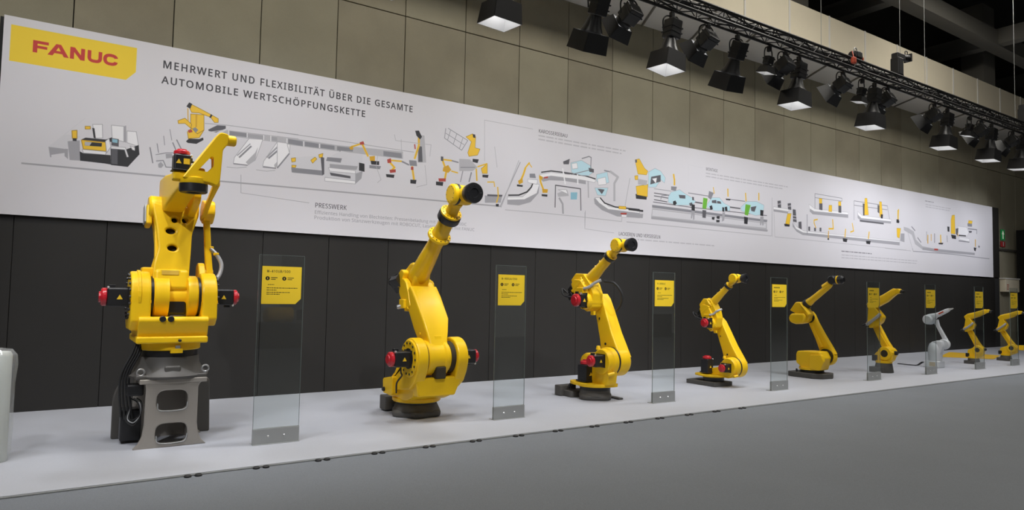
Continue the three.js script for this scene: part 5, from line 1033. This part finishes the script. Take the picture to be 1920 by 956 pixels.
// ---------------------------------------------------------------- lighting truss
const TY = 6.15, TZ = 4.0, TH = 0.18, TD = 0.2;
{
  const t = thing('lighting_truss', 'long black lattice truss carrying the stage lights', 'truss', [0, TY, TZ]);
  for (const [y, z] of [[0, 0], [0, TD], [TH, 0], [TH, TD]]) obj('chord', rod([-4, y, z], [31, y, z], 0.026, 0.026, 10), M.truss, t);
  const brace = rod([0, 0, 0], [0, 1, 0], 0.009, 0.009, 6, 0.001), rest = [], step = 0.22;
  const put = (a, b) => {
    const d = V(b[0] - a[0], b[1] - a[1], b[2] - a[2]), q = new THREE.Quaternion().setFromUnitVectors(V(0, 1, 0), d.clone().normalize());
    if (a[0] > 7 && a[0] < 21.5) { const m = new THREE.Mesh(brace, M.truss); m.name = 'brace'; m.position.set(...a); m.quaternion.copy(q); m.scale.set(1, d.length(), 1); m.castShadow = true; t.add(m); }
    else rest.push(brace.clone().applyMatrix4(new THREE.Matrix4().compose(V(...a), q, V(1, d.length(), 1))));
  };
  for (let i = 0, x = -4; x + step <= 31; x += step, i++) {
    const u = i % 2;
    put([x, u * TH, 0], [x + step, (1 - u) * TH, 0]); put([x, (1 - u) * TH, TD], [x + step, u * TH, TD]);
    put([x, 0, u * TD], [x + step, 0, (1 - u) * TD]); put([x, TH, (1 - u) * TD], [x + step, TH, u * TD]);
  }
  const r = obj('braces', rest, M.truss, t); r.userData.kind = 'stuff';
  [[0.06, 0.04, 0.016], [0.09, 0.1, 0.014], [0.17, 0.12, 0.02]].forEach(([y, z, r2], k) => {
    const pts = []; for (let x = 4; x < 24; x += 0.3) pts.push([x, y + (k === 2 ? 0.012 : 0.05) * Math.sin(x * (2.1 + k * 0.7) + k), z + 0.04 * Math.sin(x * (1.3 + k) + 2 * k)]);
    obj('power_cable', tube(pts, r2, 220, 6), M.rubber, t, 'black cable run along the truss');
  });
  [[11.61, 'thin steel wire holding the truss near the red chain bag'], [14.47, 'thin steel wire holding the truss beside the follow spot'], [15.52, 'thin steel wire holding the truss past the follow spot'], [7.3, 'thin steel wire holding the near truss end'], [20.2, 'thin steel wire holding the truss far down the hall']].forEach(([x, l]) =>
    tag(obj('suspension_wire', rod([x, TY + TH, TZ + 0.1], [x, 12.0, TZ + 0.1], 0.005, 0.005, 6), M.brushed), l, 'wire'));
  const h = thing('chain_hoist', 'small chain hoist with a red bag clamped on the truss', 'hoist', [12.77, TY + TH + 0.04, TZ + 0.1]);
  obj('body', [box(0.22, 0.14, 0.18, 0, 0.09, 0, 0.03), rod([-0.16, 0.09, 0], [0.16, 0.09, 0], 0.06)], M.black, h);
  for (const [x, y, r3] of [[0, 0.2, 0.05], [0.14, 0.17, 0.04]]) obj('hook', new THREE.TorusGeometry(r3, 0.011, 8, 16).translate(x, y, 0), M.conduit, h);
  obj('bag', box(0.1, 0.13, 0.08, -0.42, -0.14, 0.2, 0.03), M.orange, h); obj('strap', [tube([[-0.42, -0.08, 0.2], [-0.36, 0.06, 0.14], [-0.1, 0.1, 0]], 0.01, 10, 6), box(0.03, 0.06, 0.03, 0.26, 0.08, 0, 0.006)], M.orange, h);
}

// stage lights hanging from the truss; heads point along 'aim'
function head(geo, aim) {
  return geo.applyQuaternion(new THREE.Quaternion().setFromUnitVectors(V(0, -1, 0), V(...aim).normalize()));
}
function leaves(w0, w1, L, y0) {   // four barn door leaves opening downwards, outer skins and light inner faces
  const outer = [], inner = [];
  for (let k = 0; k < 4; k++) for (const [list, th, off] of [[outer, 0.006, 0], [inner, 0.003, -0.006]]) {
    const sh = new THREE.Shape([[-w0 / 2, 0], [w0 / 2, 0], [w1 / 2, -L], [-w1 / 2, -L]].map((q) => new THREE.Vector2(...q)));
    const g = new THREE.ExtrudeGeometry(sh, { depth: th, bevelEnabled: false }).translate(0, 0, off).rotateX(-Math.atan2((w1 - w0) / 2, L)).translate(0, y0, w0 / 2).rotateY(k * Math.PI / 2);
    list.push(g);
  }
  return [outer, inner];
}
function spot(x, y, z, aim, cd, half, pos) {
  const l = new THREE.SpotLight(0xf6f8ff, cd, 0, half, 0.9, 2);
  l.position.set(x + pos[0], y + pos[1], z + pos[2]);
  l.target.position.set(x + aim[0] * 10, y + aim[1] * 10, z + aim[2] * 10);
  l.castShadow = true; l.shadow.radius = 5; l.shadow.mapSize.set(1024, 1024);
  scene.add(l, l.target);
}
const unit = (a) => { const l = Math.hypot(...a); return a.map((v) => v / l); };
function stageLight(kind, x, y, z, aim, label, group, ty = TY, tz = TZ) {
  aim = unit(aim);
  const g = thing('stage_light', label, 'stage light', [x, y, z], group), big = kind === 'flood' || kind === 'front', s = kind === 'small' ? 0.6 : 1;
  const up = ty - y - 0.03;
  // clamp and yoke stay upright
  obj('clamp', [box(0.06, 0.1, 0.07, 0, up - 0.05, tz - z, 0.01), rod([0, up - 0.08, tz - z], [0, Math.min(up - 0.1, 0.22), 0], 0.014)], M.black, g);
  const yw = big ? 0.17 : 0.17 * s;
  obj('yoke', tube([[-yw, 0, 0], [-yw, 0.17, 0], [-yw * 0.6, 0.24, 0], [yw * 0.6, 0.24, 0], [yw, 0.17, 0], [yw, 0, 0]], 0.012, 28, 6), M.black, g);
  if (big) {
    const b = obj('housing', [box(0.22, 0.3, 0.2, 0.02, 0.06, 0, 0.02), box(0.24, 0.02, 0.22, 0.02, 0.0, 0), box(0.24, 0.02, 0.22, 0.02, 0.08, 0), turned([0, -0.34, 0], [0, 1, 0], [[0.16, 0], [0.165, 0.03], [0.13, 0.1], [0.1, 0.2], [0.08, 0.27], [0, 0.28]], 24)].map((q) => head(q, aim)), M.black, g);
    obj('lens', head(turned([0, -0.335, 0], [0, 1, 0], [[0, 0], [0.15, 0], [0.15, 0.01], [0, 0.01]], 24), aim), M_lens, b, 'bright glass lens');
    const [o, i] = leaves(0.37, 0.42, 0.27, -0.33);
    const d = obj('barn_door', o.map((q) => head(q, aim)), M.black, g, 'black barn door leaves'); obj('leaf_lining', i.map((q) => head(q, aim)), M.leafInside, d);
    obj('cable', tube([[0.05, 0.2, -0.05], [0.16, 0.3, -0.04], [0.2, 0.12, 0.02], [0.14, 0.05, 0.0]], 0.009, 20, 6), M.rubber, g);
  } else {
    const b = obj('housing', [box(0.26 * s, 0.24 * s, 0.22 * s, 0, 0.03 * s, 0, 0.02), box(0.28 * s, 0.02, 0.24 * s, 0, 0.08 * s, 0), turned([0, -0.16 * s, 0], [0, 1, 0], [[0.13 * s, 0], [0.13 * s, 0.06 * s], [0.1 * s, 0.1 * s], [0, 0.1 * s]], 20)].map((q) => head(q, aim)), M.black, g);
    obj('lens', head(turned([0, -0.155 * s, 0], [0, 1, 0], [[0, 0], [0.12 * s, 0], [0.12 * s, 0.008], [0, 0.008]], 20), aim), M_lens, b, 'bright glass lens');
    const [o, i] = leaves(0.27 * s, 0.4 * s, 0.2 * s, -0.15 * s);
    const d = obj('barn_door', o.map((q) => head(q, aim)), M.black, g, 'black barn door leaves'); obj('leaf_lining', i.map((q) => head(q, aim)), M.leafInside, d);
  }
  const out = (big ? 0.6 : 0.36 * s) + 0.01;
  spot(x, y, z, aim, LIGHT[kind] * (kind === 'wash' ? (x > 19 ? 3.2 : x > 12 ? 1.7 : x > 3 && x < 8 ? 1.25 : x < 3 ? 0.7 : 1) : 1), { flood: 40, wash: 42, small: 30, front: 20 }[kind] * Math.PI / 180, aim.map((v) => v * out));
}
// long floods over the robots
const floodY = 5.8;
for (const [x, ax, az] of [[-1.4, 0.1, -0.25], [0.1, 0.05, -0.2], [1.6, 0, -0.15], [3.1, -0.05, -0.3], [4.68, -0.05, -0.08], [6.27, 0.05, -0.5], [7.77, -0.12, -0.06], [9.34, 0.08, -0.5], [11.07, -0.1, -0.06], [13.64, -0.06, -0.1], [16.76, -0.06, -0.1], [19.06, -0.05, -0.1], [20.9, 0, -0.1], [23.2, 0, -0.25], [25.6, 0, -0.25]]) {
  stageLight('flood', x, floodY, TZ - 0.02, [ax, -1, az], az < -0.4 ? 'long black stage light with barn doors turned away to the wall' : 'long black stage light hanging low with its white-lined barn doors facing down', az < -0.4 ? 'long stage lights turned to the wall' : 'long stage lights facing down');
}
// banner washers
for (const x of [-0.65, 0.85, 2.35, 3.9, 6.9, 8.6, 10.66, 12.5, 14.15, 16.15, 18.5, 20.3, 22.2, 24.4, 26.8, 29.2])
  stageLight('wash', x, 5.86, TZ - 0.03, [-0.12, -0.62, -1], 'short black stage light close under the truss, tilted to the banner', 'short stage lights tilted to the banner');
for (const x of [10.2, 13.19, 17.9]) stageLight('small', x, 5.85, TZ - 0.02, [-0.05, -1, -0.25], 'small black cylinder stage light under the truss', 'small stage lights under the truss');
// a second truss over the aisle, out of the frame, lights the near robots from the front
{
  const t = thing('lighting_truss', 'short black truss high over the aisle facing the near robots', 'truss', [0, 6.9, 8.6]);
  for (const [y, z] of [[0, 0], [0, TD], [TH, 0], [TH, TD]]) obj('chord', rod([-5, y, z], [11.5, y, z], 0.026, 0.026, 10), M.truss, t);
  const b = []; for (let i = 0, x = -5; x < 10.9; x += 0.22, i++) b.push(rod([x, i % 2 ? TH : 0, 0], [x + 0.22, i % 2 ? 0 : TH, 0], 0.009, 0.009, 6, 0.001), rod([x, i % 2 ? TH : 0, TD], [x + 0.22, i % 2 ? 0 : TH, TD], 0.009, 0.009, 6, 0.001));
  obj('braces', b, M.truss, t).userData.kind = 'stuff';
}
for (const [x, ax] of [[-2.4, 0.52], [2.6, 0.2], [5.6, 0.2], [8.4, 0.1], [11, 0.02]]) stageLight('front', x, 6.5, 8.6, [ax, -0.74, -1], 'long black stage light on the aisle truss aimed at the near robots', 'stage lights on the aisle truss', 6.9, 8.6);
// follow spots standing on the truss
for (const [x, label] of [[14.4, 'black follow spot standing on top of the truss beside the suspension wire'], [20.75, 'black follow spot standing on the far stretch of the truss']]) {
  const g = thing('follow_spot', label, 'stage light', [x, TY + TH + 0.05, TZ + 0.1]);
  obj('stand', [box(0.2, 0.36, 0.18, -0.06, 0.18, 0, 0.02), rod([0.08, 0.2, 0], [0.2, 0.0, 0], 0.02)], M.black, g);
  obj('barrel', [box(0.3, 0.13, 0.15, 0.0, 0.4, 0, 0.02), rod([0.12, 0.42, 0], [0.4, 0.46, 0], 0.065, 0.075, 18), box(0.03, 0.17, 0.17, 0.4, 0.46, 0, 0.01)], M.black, g);
  obj('handle', tube([[0.28, 0.52, 0], [0.28, 0.58, 0], [0.37, 0.59, 0], [0.37, 0.53, 0]], 0.01, 16, 6), M.black, g);
}

// ---------------------------------------------------------------- far end of the hall
{
  const ex = thing('exit_sign', 'green sign with a white upward arrow on the far wall', 'sign', [31.12, 4.37, -0.27]);
  obj('plate', box(0.34, 0.42, 0.02, 0, 0, 0, 0.004), std({ color: lin(0.01, 0.2, 0.05), roughness: 0.5, emissive: lin(0.01, 0.2, 0.05), emissiveIntensity: 0.5 }), ex);
  obj('arrow', front([[0, 0.17], [-0.1, 0.02], [-0.035, 0.02], [-0.035, -0.16], [0.035, -0.16], [0.035, 0.02], [0.1, 0.02]], 0.011, 0.016, { r: 0, b: 0 }), std({ color: lin(0.7, 0.75, 0.6), emissive: lin(0.7, 0.75, 0.6), emissiveIntensity: 0.5 }), ex, 'white arrow');
  const fs = thing('fire_sign', 'red fire extinguisher sign below the green arrow sign', 'sign', [31.12, 4.0, -0.27]);
  obj('plate', box(0.4, 0.22, 0.02, 0, 0, 0, 0.004), std({ color: lin(0.45, 0.03, 0.03), roughness: 0.5 }), fs);
  obj('pictogram', [box(0.05, 0.13, 0.004, 0.03, -0.01, 0.012), box(0.09, 0.03, 0.004, 0.02, 0.07, 0.012)], M.white, fs, 'white pictogram');
  tag(obj('wall_rail', box(1.6, 0.08, 0.06, 31.6, 3.78, -0.26, 0.01), M.joint), 'dark rail across the far wall under the red sign', 'rail');
  const cb = thing('wall_cabinet', 'beige cabinet box on the far wall with small red marks', 'cabinet', [31.5, 2.1, -0.2]);
  obj('body', box(1.3, 0.5, 0.2, 0, 0.27, 0, 0.01), M.fascia, cb); obj('lid', box(1.36, 0.05, 0.24, 0, 0.54, 0.0, 0.008), M.soffit, cb);
  obj('red_mark', [0, 1, 2].map((i) => box(0.16, 0.035, 0.004, -0.45, 0.13 + i * 0.08, 0.102)), M.orange, cb, 'small red marks');
  // black drape closing the far end
  const dr = [], N = 60; for (let i = 0; i <= N; i++) dr.push([32.2 + 0.06 * Math.sin(i * 1.3), -0.2 + i / N * 5.6]);
  const back = dr.slice().reverse().map(([x, z]) => [x + 0.03, z]);
  tag(obj('black_drape', plan([...dr, ...back], 0, 4.62, { r: 0, b: 0 }), M.darkDrape), 'tall black drape hanging across the far end of the stand', 'drape');
  tag(obj('leaning_pole', rod([26.2, 0.03, 3.2], [25.75, 2.3, 2.6], 0.018, 0.018, 10), M.conduit), 'thin grey pole leaning behind the far end robot', 'pole');
}
// neighbouring stand across the aisle, seen only mirrored in the glass panels
{
  const w = thing('neighbour_stand', 'pale partition of the stand across the aisle', 'partition', [0, 0, 17.6]);
  for (let i = 0; i < 15; i++) obj('panel', box(1.98, i % 5 === 3 ? 2.2 : 3.2, 0.06, -5 + i * 2, i % 5 === 3 ? 1.1 : 1.6, 0, 0.01), i % 5 === 1 ? M.hallGrey : M.white, w);
  const m = thing('yellow_machine', 'rounded yellow machine on the stand across the aisle', 'machine', [5.6, 0, 16]);
  obj('cabinet', box(1.5, 0.72, 0.9, 0, 0.36, 0, 0.03), M.castGrey, m);
  obj('hood', [side(capsuleSide(-0.1, 0.95, 0.22, 0.15, 0.9, 0.18), -0.45, 0.3, { r: 0, b: 0.05 })], M.yellow, m);
  obj('control_panel', box(0.4, 0.3, 0.06, 0.55, 0.95, -0.35, 0.01), M.black, m);
  for (const [x, wd, label] of [[11.5, 2.4, 'dark low counter with a pale top across the aisle, near the yellow machine'], [20, 3, 'wide dark counter with a pale top across the aisle, far from the yellow machine']]) {
    const c = thing('counter', label, 'counter', [x, 0, 15.8]);
    obj('body', box(wd, 0.95, 0.5, 0, 0.475, 0, 0.01), M.castGrey, c); obj('top', box(wd + 0.1, 0.04, 0.6, 0, 0.97, 0, 0.01), M.white, c);
  }
}
scene.traverse((o) => { if (o.isMesh) o.castShadow = o.receiveShadow = true; });
renderer.render(scene, camera);
